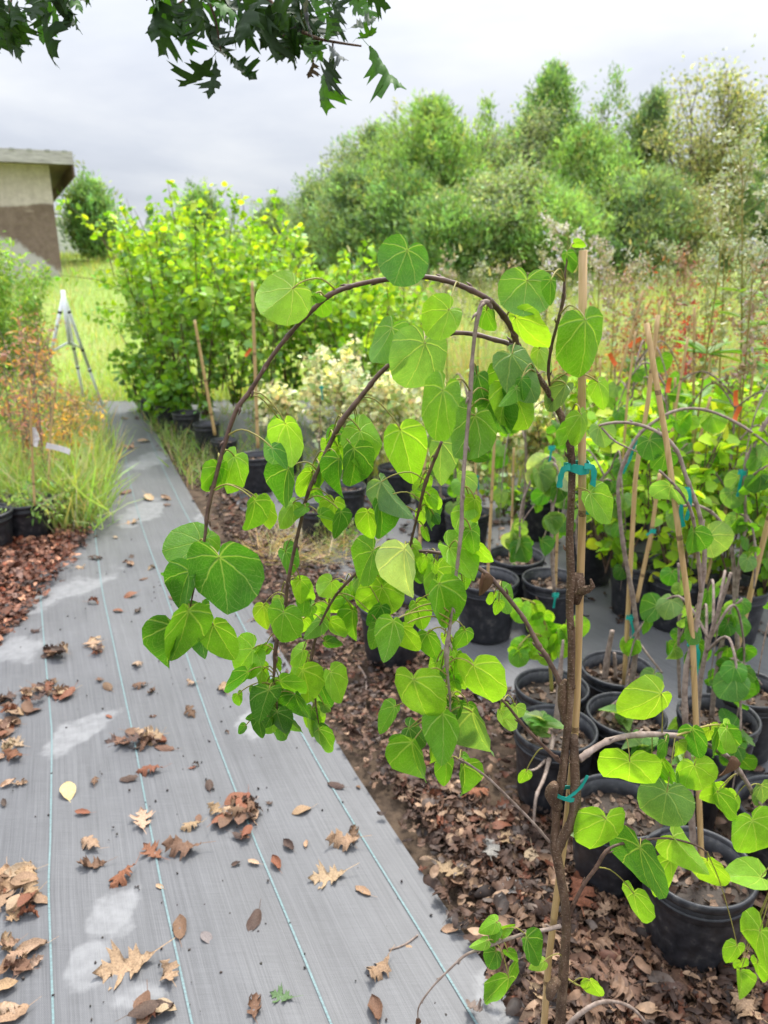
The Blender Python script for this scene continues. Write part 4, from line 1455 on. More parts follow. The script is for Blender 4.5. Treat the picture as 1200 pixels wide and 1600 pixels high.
pot('black pot lying deeper in the row behind the slanted cane', 1150, 915, .25, .24)
pot('black pot under the dull drooping leaves', 862, 905, .24, .24)
pot('black pot far back behind the cream shrubs, beside the cane top', 846, 775, .25, .24)
pot('black pot far back among the lime saplings', 990, 775, .25, .24)
pot('black pot deep in the row at the frame edge', 1205, 835, .25, .24)
pot('black pot buried in grass beside the path, near the tagged sapling', 38, 782, .30, .22)
pot('black pot cut by the frame on the grassy side of the path', -28, 800, .30, .22)
for lab, u, v in [('black pot in the shade under the second lime shrub', 290, 645), ('dark pot under the dense middle of the shrub row', 262, 632), ('dark pot far along the shrub row', 236, 618),
                  ('dark pot behind the cream shrubs, next to the row end', 450, 690), ('dark pot behind the cream shrubs in line with the hanging leaf pair', 560, 705),
                  ('dark pot in the shadow behind the middle leaf cluster', 620, 730), ('dark pot behind the straw patch', 540, 760)]:
    pot(lab, u, v, .24, .23)

# ================================================================ SHRUBS AND SAPLINGS
def simple_leaf(V, F, name, mat):
    me = bpy.data.meshes.new(name)
    me.from_pydata([tuple(p) for p in V], [], F)
    for p in me.polygons:
        p.use_smooth = True
    me.materials.append(mat)
    return me


ME_H = simple_leaf(*HLEAF, 'small_heart_leaf', M_leafobj)
ME_L = simple_leaf(*LANCE, 'lance_leaf', M_leafobj)


def shrub(name, label, cat, base, H, spread, nst, nleaf, leaf, col, alt=None, altp=0.1, shape=HLEAF, group=None, nobj=40, low=0.15, stem_mat=None, stem_r=0.006, mat=None,
          side=3, droop=0.3, lean=Vector((0, 0, 0)), upright=0.6, extra=None, topcol=None):
    """multi-stemmed plant: stems, side shoots, leaves set along them; the leaves nearest the camera are objects of their own"""
    base = Vector(base)
    o = thing(name, label, cat, base, group)
    b = Batch()
    pos, dr = [], []
    paths = []
    for s in range(nst):
        a = random.uniform(0, 6.28)
        sp = spread * random.uniform(0.25, 1.0)
        hh = H * random.uniform(0.72, 1.0)
        e = Vector((math.cos(a) * sp, math.sin(a) * sp, hh)) + lean * hh
        p0 = Vector((math.cos(a) * .03, math.sin(a) * .03, 0.0))
        mid = p0.lerp(e, 0.5) + Vector((random.gauss(0, .05), random.gauss(0, .05), 0.08 * hh)) - Vector((e.x, e.y, 0)) * 0.18
        q, rr = smooth_path([p0, mid, e], [stem_r, stem_r * .7, stem_r * .25], 6)
        paths.append((q, rr))
        tube(b, q, rr, 5, cap=False)
        for k in range(side):
            i = random.randint(4, len(q) - 3)
            d = Vector((random.gauss(0, 1), random.gauss(0, 1), upright + random.gauss(0, .3))).normalized()
            L = spread * random.uniform(.35, .8)
            q2, r2 = smooth_path([q[i], q[i] + d * L * .5, q[i] + d * L + Vector((0, 0, -droop * L * .4))], [stem_r * .45, stem_r * .35, stem_r * .15], 4)
            tube(b, q2, r2, 4, cap=False)
            paths.append((q2, r2))
    if extra:
        for pts in extra:
            q, rr = smooth_path([p - base for p in pts], [stem_r * .7] * (len(pts) - 1) + [stem_r * .2], 6)
            tube(b, q, rr, 5, cap=False)
            paths.append((q, rr))
            paths.append((q, rr))
    b.build('stem', stem_mat or M_bark, o)
    wts = np.array([sum((q[i + 1] - q[i]).length for i in range(len(q) - 1)) for q, _ in paths])
    pick = rng.choice(len(paths), nleaf, p=wts / wts.sum())
    for pi in pick:
        q = paths[pi][0]
        t = rng.uniform(0.05, 1) * (len(q) - 1)
        i = min(int(t), len(q) - 2)
        p = q[i].lerp(q[i + 1], t - i)
        if p.z < low * H and random.random() < 0.8:
            p = p + Vector((0, 0, low * H * random.random() * (2 if low < .4 else .9)))
        pos.append(tuple(p))
        d = (q[i + 1] - q[i]).normalized()
        dr.append((d.x * .3, d.y * .3, d.z * .2))
    pos = np.array(pos)
    n = len(pos)
    dr = np.array(dr) + rng.normal(0, .75, (n, 3)) + np.array([0, 0, -droop])
    dn = dr / np.linalg.norm(dr, axis=1)[:, None]
    pos = pos + dn * leaf * rng.uniform(.15, .8, (n, 1))
    sc = leaf * rng.uniform(.55, 1.15, n)
    nor = rng.normal(0, .5, (n, 3)) + np.array([0, -0.25, 0.9])
    M = facing_mats(pos, dr, nor, sc, 1.0)
    cc = cols(n, col, .12, .22, alt, altp)
    if topcol is not None:  # lighting painted into the leaves: colour brightens towards the top
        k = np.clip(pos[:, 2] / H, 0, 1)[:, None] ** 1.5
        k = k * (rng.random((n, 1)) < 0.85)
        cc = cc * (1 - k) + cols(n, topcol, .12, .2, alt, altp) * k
    order = np.argsort((pos + np.array(base))[:, 1])
    first = order[:nobj]
    rest = order[nobj:]
    me = ME_H if shape is HLEAF else ME_L
    for i in first:
        link('leaf', me, o, None, Matrix(M[i].tolist()), tuple(float(x) for x in cc[i]))
    kind(Batch().inst(*shape, M[rest], cc[rest]).build('foliage', mat or M_leafbat, o), 'stuff')
    return o


LIME = (0.22, 0.43, 0.025)
LIME2 = (0.42, 0.62, 0.045)
DEEP = (0.20, 0.37, 0.12)  # greyish sheen of the lower leaves is mixed into this green
SG = 'leafy shrubs in the row beside the path'
rows = [  # u, v of the foot, height, spread, label
    (322, 684, 1.75, .34, 'lime green leafy shrub in the first pot of the row beside the path'),
    (296, 668, 1.95, .40, 'lime green shrub second in the row, with a tall shoot against the sky'),
    (268, 652, 1.95, .42, 'dense lime shrub in the middle of the row, leaning over the path'),
    (242, 640, 1.85, .45, 'lime shrub near the far end of the row, long shoots arching over the path'),
    (372, 668, 1.90, .42, 'bright shrub with yellowing leaves behind the first pot'),
    (345, 640, 2.05, .45, 'tall bright shrub at the back of the row with upright shoots'),
    (420, 690, 1.75, .40, 'lime shrub behind the pot under the leaf pair'),
    (452, 668, 1.75, .42, 'green shrub framed by the main arch, behind the cream shrubs'),
    (400, 640, 1.95, .45, 'tall yellow-green shrub at the back, showing above the big round leaf'),
    (505, 665, 1.55, .40, 'green shrub behind the middle hanging branch'),
    (545, 650, 1.55, .42, 'green shrub below the top leaf of the arch, far back'),
    (285, 632, 1.95, .45, 'green shrub hidden deep at the far end of the row'),
]
rows += [(590, 662, 1.35, .40, 'green shrub behind the two large overlapping leaves'), (632, 655, 1.3, .42, 'green shrub at the meadow end of the row, behind the hanging grey twig'), (560, 690, 1.1, .38, 'lower green shrub just behind the cream shrubs')]
for i, (u, v, H, sp, lab) in enumerate(rows):
    H *= .89
    g = G(u, v)
    ex = None
    if i == 1:
        ex = [[g + Vector((0, 0, 1.2)), P(285, 400, g.y), P(272, 340, g.y), P(262, 285, g.y)]]
    if i == 3:
        ex = [[g + Vector((0, 0, .8)), P(205, 470, g.y), P(160, 440, g.y), P(92, 430, g.y - .2)], [g + Vector((0, 0, 1.0)), P(190, 420, g.y), P(140, 350, g.y), P(92, 312, g.y - .1)],
              [g + Vector((0, 0, .5)), P(210, 560, g.y), P(180, 510, g.y), P(140, 490, g.y)], [g + Vector((0, 0, 1.2)), P(225, 420, g.y), P(205, 360, g.y), P(195, 345, g.y)]]
    if i == 5:
        ex = [[g + Vector((0, 0, 1.3)), P(388, 400, g.y), P(382, 340, g.y), P(378, 300, g.y)]]
    if i == 8:
        ex = [[g + Vector((0, 0, 1.3)), P(440, 400, g.y), P(455, 370, g.y), P(470, 355, g.y)]]
    ex = ex or []
    for k in range(7):
        a = random.uniform(0, 6.28)
        r0 = sp * random.uniform(.2, 1.1)
        c0 = g + Vector((math.cos(a) * r0, math.sin(a) * r0, H * random.uniform(.55, .8)))
        ex.append([c0, c0 + Vector((math.cos(a) * .06, math.sin(a) * .06, H * .2)), c0 + Vector((math.cos(a) * .16 + random.gauss(0, .05), math.sin(a) * .16, H * random.uniform(.26, .46)))])
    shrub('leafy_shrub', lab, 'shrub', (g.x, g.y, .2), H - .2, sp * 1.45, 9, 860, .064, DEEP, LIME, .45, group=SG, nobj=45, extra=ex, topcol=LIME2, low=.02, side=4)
for u, v, Y in [(84, 312, 6.6), (266, 420, 6.2), (355, 415, 6.0), (330, 405, 6.0), (325, 440, 6.1), (237, 478, 6.3)]:
    pass

CREAM = (0.80, 0.81, 0.44)
CG_ = 'cream leafed shrubs'
for u, v, H, sp, lab in [(448, 735, .85, .22, 'cream leafed shrub behind the hanging leaf pair, beside the shrub row'), (500, 745, 1.15, .24, 'cream leafed shrub seen through the main arch'),
                         (545, 730, 1.2, .24, 'cream leafed shrub behind the dark middle branch'), (592, 760, 1.1, .22, 'cream leafed shrub behind the round lime leaf'),
                         (640, 765, 1.1, .24, 'cream leafed shrub behind the pair of large overlapping leaves'), (690, 790, 1.05, .22, 'cream leafed shrub in the tall dark pot'),
                         (738, 810, .95, .22, 'cream leafed shrub behind the hanging grey twig'), (780, 790, .9, .22, 'cream leafed shrub with a thin cane beside it'),
                         (818, 770, .8, .2, 'cream leafed shrub next to the thick cane')]:
    g = G(u, v)
    shrub('cream_shrub', lab, 'shrub', (g.x, g.y, .2), H * .80 - .2, sp, 6, 620, .042, CREAM, (0.30, 0.42, 0.12), .25, group=CG_, nobj=20, mat=M_cream, stem_r=.004, side=4, stem_mat=M_twig, low=.2)

# low green weeds growing among the pots in the middle
for u, v, H, sp, nl, lf, lab in [(560, 870, .30, .12, 120, .03, 'low weed tuft beside the low black pots'), (520, 860, .22, .14, 110, .03, 'low green weed at the edge of the straw'), (395, 700, .25, .12, 120, .035, 'small weed growing out of the pot under the leaf pair'),
                          (310, 705, .18, .14, 110, .03, 'weed patch beside the first pot of the row'), (268, 690, .16, .16, 120, .03, 'weed patch spilling onto the fabric path'), (700, 905, .2, .1, 80, .03, 'little weed in front of the large ribbed pot')]:
    g = G(u, v)
    shrub('weed_tuft', lab, 'weed', (g.x, g.y, 0.0 if u not in (395,) else .2), H, sp, 6, nl, lf, (0.15, 0.28, 0.06), (0.25, 0.36, 0.10), .3, shape=LANCE, group='low weeds', nobj=10, stem_r=.002, side=1, low=0, stem_mat=M_petiole)

# lime saplings and red leafed saplings in the rows at the far side
LG = 'saplings standing in pots'
for u, v, H, sp, n, lf, c, a, lab in [
    (935, 905, 1.0, .22, 170, .075, LIME2, LIME, 'lime leafed sapling right behind the thick cane top'),
    (1015, 905, 1.05, .26, 200, .075, LIME2, LIME, 'lime leafed sapling between the crossed canes'),
    (1085, 930, 1.05, .28, 230, .08, LIME2, (0.40, 0.48, 0.04), 'lime leafed sapling with yellowing leaves behind the bare arches'),
    (1170, 920, 1.0, .3, 200, .075, LIME, LIME2, 'green sapling behind the slanted cane'),
    (965, 860, 1.1, .25, 190, .07, LIME, DEEP, 'green sapling farther behind the thick cane'),
    (1130, 860, .9, .3, 260, .06, (0.15, 0.30, 0.06), LIME, 'bushy dark green sapling deep behind the bare arches'),
    (1045, 850, .8, .3, 260, .06, (0.15, 0.30, 0.06), LIME, 'bushy green sapling low behind the crossed canes'),
    (905, 860, .85, .25, 200, .06, (0.14, 0.28, 0.07), LIME, 'dark leafy sapling directly behind the teal tape'),
    (1000, 800, 1.1, .35, 300, .06, (0.14, 0.24, 0.07), (0.3, 0.32, 0.12), 'dense sapling below the row of red leaves'),
    (1110, 790, 1.1, .35, 300, .06, (0.16, 0.25, 0.08), (0.32, 0.3, 0.14), 'dense sapling below the tall lance-leaved weed'),
    (950, 960, .95, .2, 150, .07, LIME, LIME2, 'lime sapling leaning out of the pot behind the crossed canes'),
    (1050, 985, 1.0, .24, 170, .07, LIME2, LIME, 'lime sapling right behind the pale bare stem'),
    (1125, 985, 1.0, .26, 190, .06, LIME, DEEP, 'green sapling tangled with the looping grey twigs'),
    (1190, 1000, 1.05, .28, 200, .065, LIME, LIME2, 'green sapling behind the slanted cane at the frame edge'),
    (1010, 860, 1.15, .3, 300, .07, LIME2, LIME, 'tall lime sapling behind the straight cane'),
    (1085, 870, 1.2, .32, 320, .075, LIME2, LIME, 'tall lime sapling behind the bare arches'),
    (1160, 860, 1.15, .32, 320, .07, LIME, LIME2, 'tall green sapling behind the teal tape at the edge'),
    (1215, 850, 1.15, .32, 300, .07, LIME, DEEP, 'tall green sapling cut by the frame edge'),
    (930, 830, 1.12, .28, 280, .07, LIME2, LIME, 'tall lime sapling seen beside the upper cane'),
    (1040, 800, 1.15, .34, 300, .065, LIME, (0.42, 0.36, 0.12), 'mixed green sapling under the crimson head'),
    (1160, 795, 1.2, .36, 320, .06, (0.22, 0.36, 0.09), (0.4, 0.36, 0.15), 'dense green sapling under the dry stalks'),
    (960, 790, 1.1, .34, 300, .06, (0.26, 0.38, 0.09), (0.44, 0.4, 0.18), 'pale green sapling under the pinkish brown one'),
    (850, 790, .95, .28, 260, .05, (0.24, 0.36, 0.10), CREAM, 'pale green shrub behind the upper trunk'),
    (790, 860, .5, .2, 160, .05, (0.14, 0.26, 0.07), LIME, 'low leafy plant in the pot behind the large ribbed pot'),
    (905, 770, 1.05, .3, 260, .055, (0.16, 0.26, 0.07), (0.4, 0.4, 0.2), 'pale sapling just beside the upper cane'),
]:
    g = G(u, v)
    shrub('sapling', lab, 'sapling', (g.x, g.y, .2), H * (.80 if v < 900 else .9) - .2, sp, 5, int(n * 1.15), lf * .82, c, a, .35, group=LG, nobj=30, stem_r=.005, side=3)
for u, v, H, sp, lab in [(222, 644, .75, .30, 'low lime bush skirting the far end of the shrub row'), (250, 660, .7, .28, 'low lime bush drooping over the path from the shrub row'), (284, 676, .6, .24, 'low leafy bush hiding the foot of the shrub row'), (262, 668, .45, .26, 'lowest leafy bush touching the fabric path')]:
    g = G(u, v)
    shrub('leafy_shrub', lab, 'shrub', (g.x, g.y, 0), H, sp, 7, 300, .07, (0.17, 0.34, 0.07), LIME, .4, group=SG, nobj=25, low=0)
RED = (0.34, 0.045, 0.035)
RUST = (0.30, 0.14, 0.08)
for u, v, H, sp, n, c, a, lab in [
    (1080, 735, 1.62, .22, 210, RED, RUST, 'red leafed sapling with a tight crimson head under the lance-leaved weed'),
    (1012, 740, 1.62, .30, 200, RUST, (0.34, 0.22, 0.10), 'rusty brown leafed sapling above the crossed canes'),
    (958, 725, 1.62, .36, 220, RUST, (0.36, 0.25, 0.13), 'pinkish brown sapling just behind the cane top'),
    (1150, 730, 1.62, .36, 220, (0.26, 0.11, 0.07), RED, 'dark rusty sapling behind the tall weed'),
    (1045, 770, 1.4, .28, 170, RED, (0.5, 0.10, 0.05), 'low red leafed sapling among the canes'),
    (985, 700, 1.55, .4, 200, (0.34, 0.16, 0.11), RED, 'thin reddish sapling far behind the canes'),
    (885, 745, 1.35, .22, 90, RED, RUST, 'red tipped sapling between the arch and the cane'),
    (1190, 770, 1.5, .3, 200, (0.3, 0.2, 0.1), RED, 'brownish sapling at the frame edge'),
]:
    g = G(u, v)
    shrub('red_sapling', lab, 'sapling', (g.x, g.y, 0), H * .86, sp * .8, 6, int(n * 2.2), .048, c, a, .4, shape=LANCE, group='red and rusty saplings', nobj=25, stem_r=.004, side=6, low=.6, stem_mat=M_twig, upright=.1)

# the grassy side of the path
OR = (0.55, 0.36, 0.12)
for u, v, H, sp, n, lf, c, a, sh, lab in [
    (74, 805, 1.28, .26, 380, .045, (0.42, 0.21, 0.13), OR, LANCE, 'thin sapling with orange and pink leaves and a white label on its stem'),
    (112, 770, .72, .32, 480, .042, OR, (0.55, 0.38, 0.08), LANCE, 'sapling with golden orange leaves beside the path'),
    (45, 780, 1.34, .32, 520, .045, (0.42, 0.24, 0.15), (0.44, 0.32, 0.15), LANCE, 'pinkish brown sapling at the frame edge on the grassy side'),
    (122, 705, .55, .36, 480, .045, (0.42, 0.28, 0.12), (0.5, 0.42, 0.12), LANCE, 'golden brown sapling under the white tripod'),
    (84, 700, 1.3, .36, 460, .045, (0.42, 0.22, 0.15), (0.36, 0.36, 0.12), LANCE, 'reddish sapling between the grass and the tripod'),
    (64, 690, 1.66, .34, 2600, .058, (0.24, 0.42, 0.08), (0.36, 0.52, 0.11), LANCE, 'tall bushy green shrub below the stucco building'),
    (20, 842, .30, .22, 420, .04, (0.24, 0.42, 0.10), (0.34, 0.48, 0.14), LANCE, 'low leafy weed sprawling in front of the grassy pots'),
    (84, 838, .28, .20, 380, .04, (0.24, 0.42, 0.10), (0.4, 0.46, 0.16), LANCE, 'low leafy weed at the corner of the reddish litter'),
    (60, 740, .75, .34, 700, .045, (0.26, 0.44, 0.10), (0.36, 0.5, 0.14), LANCE, 'soft green bush behind the tagged sapling'),
    (14, 705, 1.62, .38, 2400, .058, (0.24, 0.42, 0.08), (0.36, 0.52, 0.11), LANCE, 'green bushy shrub cut by the frame edge'),
]:
    g = G(u, v)
    shrub('sapling' if H < 1.3 else 'leafy_shrub', lab, 'sapling' if H < 1.3 else 'shrub', (g.x, g.y, 0.1), H - .1, sp, 7, n, lf, c, a, .35, shape=sh, group='plants on the grassy side of the path', nobj=30, stem_r=.0035, side=6, low=.2, stem_mat=M_twig)


# ---- arching bare-twigged weeping saplings in the pots
def px_tree(name, label, cat, lines, leaves, group, stem='stem', mat=None, nl=0, lt=(0.04, 0.06), lcol=('l', 'm'), origin=None):
    """lines: list of [(u,v,Y,rpx)...]; leaves hang from them"""
    p0 = P(*lines[0][0][:3])
    o = thing(name, label, cat, p0, group)
    pts = []
    for i, ln in enumerate(lines):
        o2 = branch(ln, mat or M_twig, o, stem if i == 0 else 'branch', 7, True, False, p0)
        q, _ = smooth_path([P(a, b_, c) for a, b_, c, r in ln], [1] * len(ln), 5)
        pts += q
    for k in range(nl):
        p = random.choice(pts[int(len(pts) * .25):])
        L = random.uniform(*lt)
        d = Vector((random.gauss(0, .55), random.gauss(0, .45), -1 + random.gauss(0, .3))).normalized()
        nn = Vector((random.gauss(0, .5), -1, random.gauss(.4, .4)))
        z = (nn - d * nn.dot(d)).normalized()
        b0 = p + Vector((random.gauss(0, .012), random.gauss(0, .012), -random.uniform(.012, .03)))
        me = random.choice(FLATS + FOLDS[:1])
        M = frame_matrix(b0 - p0, d.cross(z), d, z, L, L, L)
        lo = link('leaf', me, o, None, M, jit(TONE[random.choice(lcol)], .2))
        b = Batch()
        tube(b, [p - p0, (p - p0).lerp(b0 - p0, .5) + Vector((0, 0, .004)), b0 - p0], [.0009] * 3, 4, cap=False)
        inv = M.inverted()
        b.v = [np.array([tuple(inv @ Vector(x)) for x in a], dtype=np.float32) for a in b.v]
        b.build('petiole', M_petiole, lo)
    return o


WG = 'young weeping saplings in the pots'
Y1 = 2.12
px_tree('weeping_sapling', 'bare grey weeping sapling tied to the straight cane, arching over beside the crossed canes', 'sapling',
        [[(985, 1075, Y1, 4.5), (992, 1030, Y1, 4.2), (995, 990, Y1, 4), (988, 930, Y1, 3.8), (975, 860, Y1, 3.4), (968, 800, Y1, 3.2), (967, 750, Y1, 3), (985, 700, Y1, 2.8), (1010, 668, Y1, 2.6), (1055, 642, Y1, 2.4), (1100, 640, Y1, 2.3), (1150, 660, Y1 - .05, 2.2), (1200, 695, Y1 - .1, 2), (1225, 730, Y1 - .1, 1.5)],
         [(985, 1000, Y1, 2.4), (997, 985, Y1 - .02, 2.2), (1020, 960, Y1 - .05, 2), (1045, 945, Y1 - .06, 2), (1072, 936, Y1 - .06, 1.6)],
         [(990, 992, Y1, 2), (1010, 1020, Y1 - .05, 1.8), (1035, 1052, Y1 - .08, 1.5)]], None, WG, nl=12, lcol=('m', 'g', 'l'))
px_tree('weeping_sapling', 'weeping sapling in the front pot, its double stem bending over above the teal tape', 'sapling',
        [[(1087, 1388, 1.36, 6), (1082, 1300, 1.37, 5.5), (1076, 1200, 1.38, 5), (1070, 1110, 1.39, 4.6), (1072, 1050, 1.4, 4.4), (1082, 1005, 1.41, 4.2), (1095, 930, 1.43, 3.8), (1101, 860, 1.45, 3.6), (1092, 800, 1.46, 3.4), (1072, 745, 1.48, 3.2), (1058, 705, 1.49, 3), (1035, 680, 1.5, 2.8), (1000, 664, 1.52, 2.6), (965, 660, 1.53, 2.3), (935, 665, 1.54, 2)],
         [(1095, 925, 1.43, 3), (1090, 860, 1.42, 2.8), (1080, 800, 1.41, 2.6), (1060, 765, 1.4, 2.4), (1030, 735, 1.4, 2)],
         [(940, 668, 1.54, 1.8), (962, 690, 1.52, 1.6), (1000, 708, 1.5, 1.2)]], None, WG, nl=7, lcol=('g', 'd'))
px_tree('weeping_sapling', 'grey sapling whose twigs loop down behind the slanted cane', 'sapling',
        [[(1160, 1085, 2.05, 4), (1152, 1000, 2.05, 3.6), (1148, 940, 2.06, 3.2), (1147, 890, 2.06, 3), (1140, 845, 2.06, 2.8), (1120, 808, 2.07, 2.6), (1090, 790, 2.08, 2.3), (1060, 792, 2.1, 2)],
         [(1150, 950, 2.06, 2.4), (1155, 880, 2.05, 2.4), (1165, 820, 2.04, 2.6), (1163, 765, 2.04, 3.2), (1168, 720, 2.05, 4), (1185, 680, 2.05, 3.6), (1210, 640, 2.05, 3)],
         [(1163, 765, 2.04, 2.4), (1180, 740, 2.0, 2.2), (1205, 725, 1.97, 1.8)],
         [(1150, 800, 2.06, 1.8), (1172, 815, 2.04, 1.8), (1180, 860, 2.02, 1.8), (1178, 920, 2.0, 1.4)]], None, WG, nl=26, lt=(.03, .05), lcol=('d', 'g', 'm'))
px_tree('weeping_sapling', 'drooping sapling with dull dusty leaves hanging behind the thick cane', 'sapling',
        [[(866, 925, 2.5, 3), (862, 850, 2.5, 2.8), (864, 780, 2.5, 2.6), (868, 725, 2.5, 2.4), (855, 715, 2.5, 2.2), (836, 740, 2.5, 2), (815, 790, 2.48, 1.8), (812, 850, 2.46, 1.5)],
         [(855, 718, 2.5, 2), (872, 735, 2.46, 1.8), (865, 790, 2.44, 1.6), (850, 840, 2.42, 1.2)]], None, WG, nl=26, lt=(.05, .075), lcol=('g', 'g', 'd', 'p'))
px_tree('weeping_sapling', 'small sapling with dark round leaves in the pot with the slanted cane', 'sapling',
        [[(1112, 1120, 1.95, 4), (1118, 1060, 1.95, 3.6), (1128, 1005, 1.96, 3.2), (1140, 960, 1.96, 2.6), (1160, 935, 1.96, 2)], [(1120, 1050, 1.95, 2.4), (1140, 1030, 1.92, 2), (1165, 1040, 1.9, 1.6), (1190, 1070, 1.88, 1.4)]], None, WG, nl=24, lt=(.035, .06), lcol=('d', 'g', 'd'))
px_tree('leafy_seedling', 'young seedling with lime leaves leaning out of the pot behind the trunk', 'seedling',
        [[(862, 1080, 2.1, 3), (858, 1020, 2.1, 2.5), (850, 970, 2.1, 2.2), (838, 945, 2.08, 1.8), (815, 935, 2.05, 1.2)], [(858, 1010, 2.1, 2), (878, 980, 2.08, 1.6), (900, 970, 2.06, 1.2)], [(855, 1000, 2.1, 1.6), (832, 990, 2.05, 1.4), (810, 1010, 2.02, 1)]],
        None, WG, mat=M_petiole, nl=42, lt=(.035, .055), lcol=('l', 'x', 'l', 'm'))
px_tree('grey_stem', 'bare grey double stem rising from the weedy pot beside the trunk', 'sapling',
        [[(868, 1145, 1.86, 5), (872, 1100, 1.86, 4.5), (876, 1040, 1.87, 3.5), (880, 1000, 1.88, 2)], [(866, 1150, 1.86, 3.5), (852, 1210, 1.7, 3), (838, 1245, 1.62, 2.6), (834, 1290, 1.6, 2)], [(858, 1180, 1.8, 2.4), (840, 1200, 1.7, 2), (822, 1205, 1.66, 1.6)]], None, WG, nl=0)
px_tree('grey_stem', 'leaning grey stem in the pot behind the crossed canes', 'sapling',
        [[(930, 1135, 2.0, 4), (950, 1110, 1.99, 3.6), (975, 1090, 1.98, 3.2), (1000, 1075, 1.97, 2.4)], [(945, 1060, 2.2, 5), (950, 1020, 2.2, 4.4), (957, 985, 2.2, 3.6)], [(962, 1062, 2.2, 3), (960, 1020, 2.2, 2.4)]], None, WG, nl=0)
px_tree('weeping_sapling', 'pale whitish bare stem standing between the two crossed canes', 'sapling',
        [[(1062, 1090, 2.0, 2.6), (1060, 1020, 2.0, 2.4), (1062, 950, 2.0, 2.2), (1060, 880, 2.0, 2)], [(1060, 1000, 2.0, 1.6), (1080, 960, 1.98, 1.4), (1100, 930, 1.96, 1)]], None, WG, nl=9, lt=(.035, .05), lcol=('d', 'g'))

def arch_sapling(label, u, v, H, R_, narch, nl, tones, h0=.2):
    g = G(u, v)
    o = thing('weeping_sapling', label, 'sapling', (g.x, g.y, h0), WG)
    H -= h0
    top = Vector((random.gauss(0, .05), random.gauss(0, .05), H))
    q, rr = smooth_path([Vector((0, 0, 0)), Vector((random.gauss(0, .02), random.gauss(0, .02), H * .5)), top], [.007, .006, .004], 8)
    tube(Batch(), q, rr, 7, bump=.06).build('stem', M_twig, o)
    pts = []
    for k in range(narch):
        a = random.uniform(0, 6.28)
        r = R_ * random.uniform(.6, 1.1)
        s0 = q[random.randint(len(q) // 2, len(q) - 1)]
        dx = Vector((math.cos(a), math.sin(a), 0))
        dr = random.uniform(.25, .75) * H
        line = [s0, s0 + dx * r * .45 + Vector((0, 0, .09)), s0 + dx * r * .85 + Vector((0, 0, -.02)), s0 + dx * r + Vector((0, 0, -.4 * dr)), s0 + dx * r * 1.02 + Vector((0, 0, -dr))]
        q2, r2 = smooth_path(line, [.0042, .0036, .003, .0022, .0012], 6)
        tube(Batch(), q2, r2, 6, bump=.06).build('branch', M_twig, o)
        pts += q2[6:]
    for k in range(nl):
        p = random.choice(pts)
        d = Vector((random.gauss(0, .55), random.gauss(0, .5), -1)).normalized()
        nn = Vector((random.gauss(0, .6), -1, random.gauss(.5, .4)))
        z = (nn - d * nn.dot(d)).normalized()
        L = random.uniform(.04, .07)
        link('leaf', random.choice(FLATS + CORDS), o, None, frame_matrix(p + d * .012, d.cross(z), d, z, L, L, L), jit(TONE[random.choice(tones)], .2))


for lab, u, v, H, r, na, nl, tn in [
    ('twiggy weeping sapling behind the large ribbed pot with drooping leaves', 806, 925, .95, .24, 6, 34, 'gdm'),
    ('bare arching sapling in the pot beside the teal tails', 940, 905, 1.05, .26, 6, 22, 'mlg'),
    ('arching sapling with small round leaves deep behind the crossed canes', 1020, 955, 1.0, .28, 7, 30, 'dgm'),
    ('tangled grey sapling behind the looping twigs', 1100, 975, 1.0, .30, 8, 34, 'dgm'),
    ('arching sapling cut by the frame edge above the slanted cane', 1195, 985, 1.05, .30, 7, 30, 'mgl'),
    ('low weeping sapling in shade beside the low taped cane', 905, 975, .75, .22, 5, 26, 'gdd'),
    ('weeping sapling seen between the hanging grey twig and the trunk', 720, 870, .85, .2, 5, 22, 'gmd'),
    ('small weeping sapling behind the little weed and ribbed pot', 690, 850, .7, .18, 4, 20, 'gml'),
    ('weeping sapling in the pot under the arching side branch', 1072, 1270, .75, .22, 6, 26, 'dgd'),
    ('young weeping sapling in the frame edge pot behind the front pot', 1228, 1350, .8, .2, 5, 30, 'gdm')]:
    arch_sapling(lab, u, v, H, r, na, nl, tn)

# pale weed leaves in the weedy pot
for u, v, Y, n in [(845, 1135, 1.8, 10), (1000, 1180, 1.75, 8), (1075, 1195, 1.72, 10), (1140, 1150, 1.8, 14), (975, 1130, 1.95, 5), (1050, 1240, 1.55, 8), (900, 1290, 1.5, 4)]:
    c = P(u, v, Y)
    o = thing('pot_weed', {845: 'pale weed rosette in the pot beside the trunk', 1000: 'small green weed hidden behind the side branch', 1075: 'dull green seedling leaves under the arching side branch', 1140: 'grey-green broad leaves below the slanted cane', 975: 'tiny weed in the pot behind the crossed canes', 1050: 'dull weed leaves behind the big grey-green leaf', 900: 'small weed at the pot close beside the thick cane'}[u], 'weed', c, 'weeds in the pots')
    for k in range(n):
        a = random.uniform(0, 6.28)
        d = Vector((math.cos(a), math.sin(a), random.uniform(.1, .8))).normalized()
        z = Vector((0, 0, 1))
        z = (z - d * z.dot(d)).normalized()
        L = random.uniform(.04, .075)
        link('leaf', random.choice(OVATES), o, None, frame_matrix(Vector((0, 0, random.uniform(-.02, .03))), d.cross(z), d, z, L, L, L), jit(TONE[random.choice('gpgd')], .2))

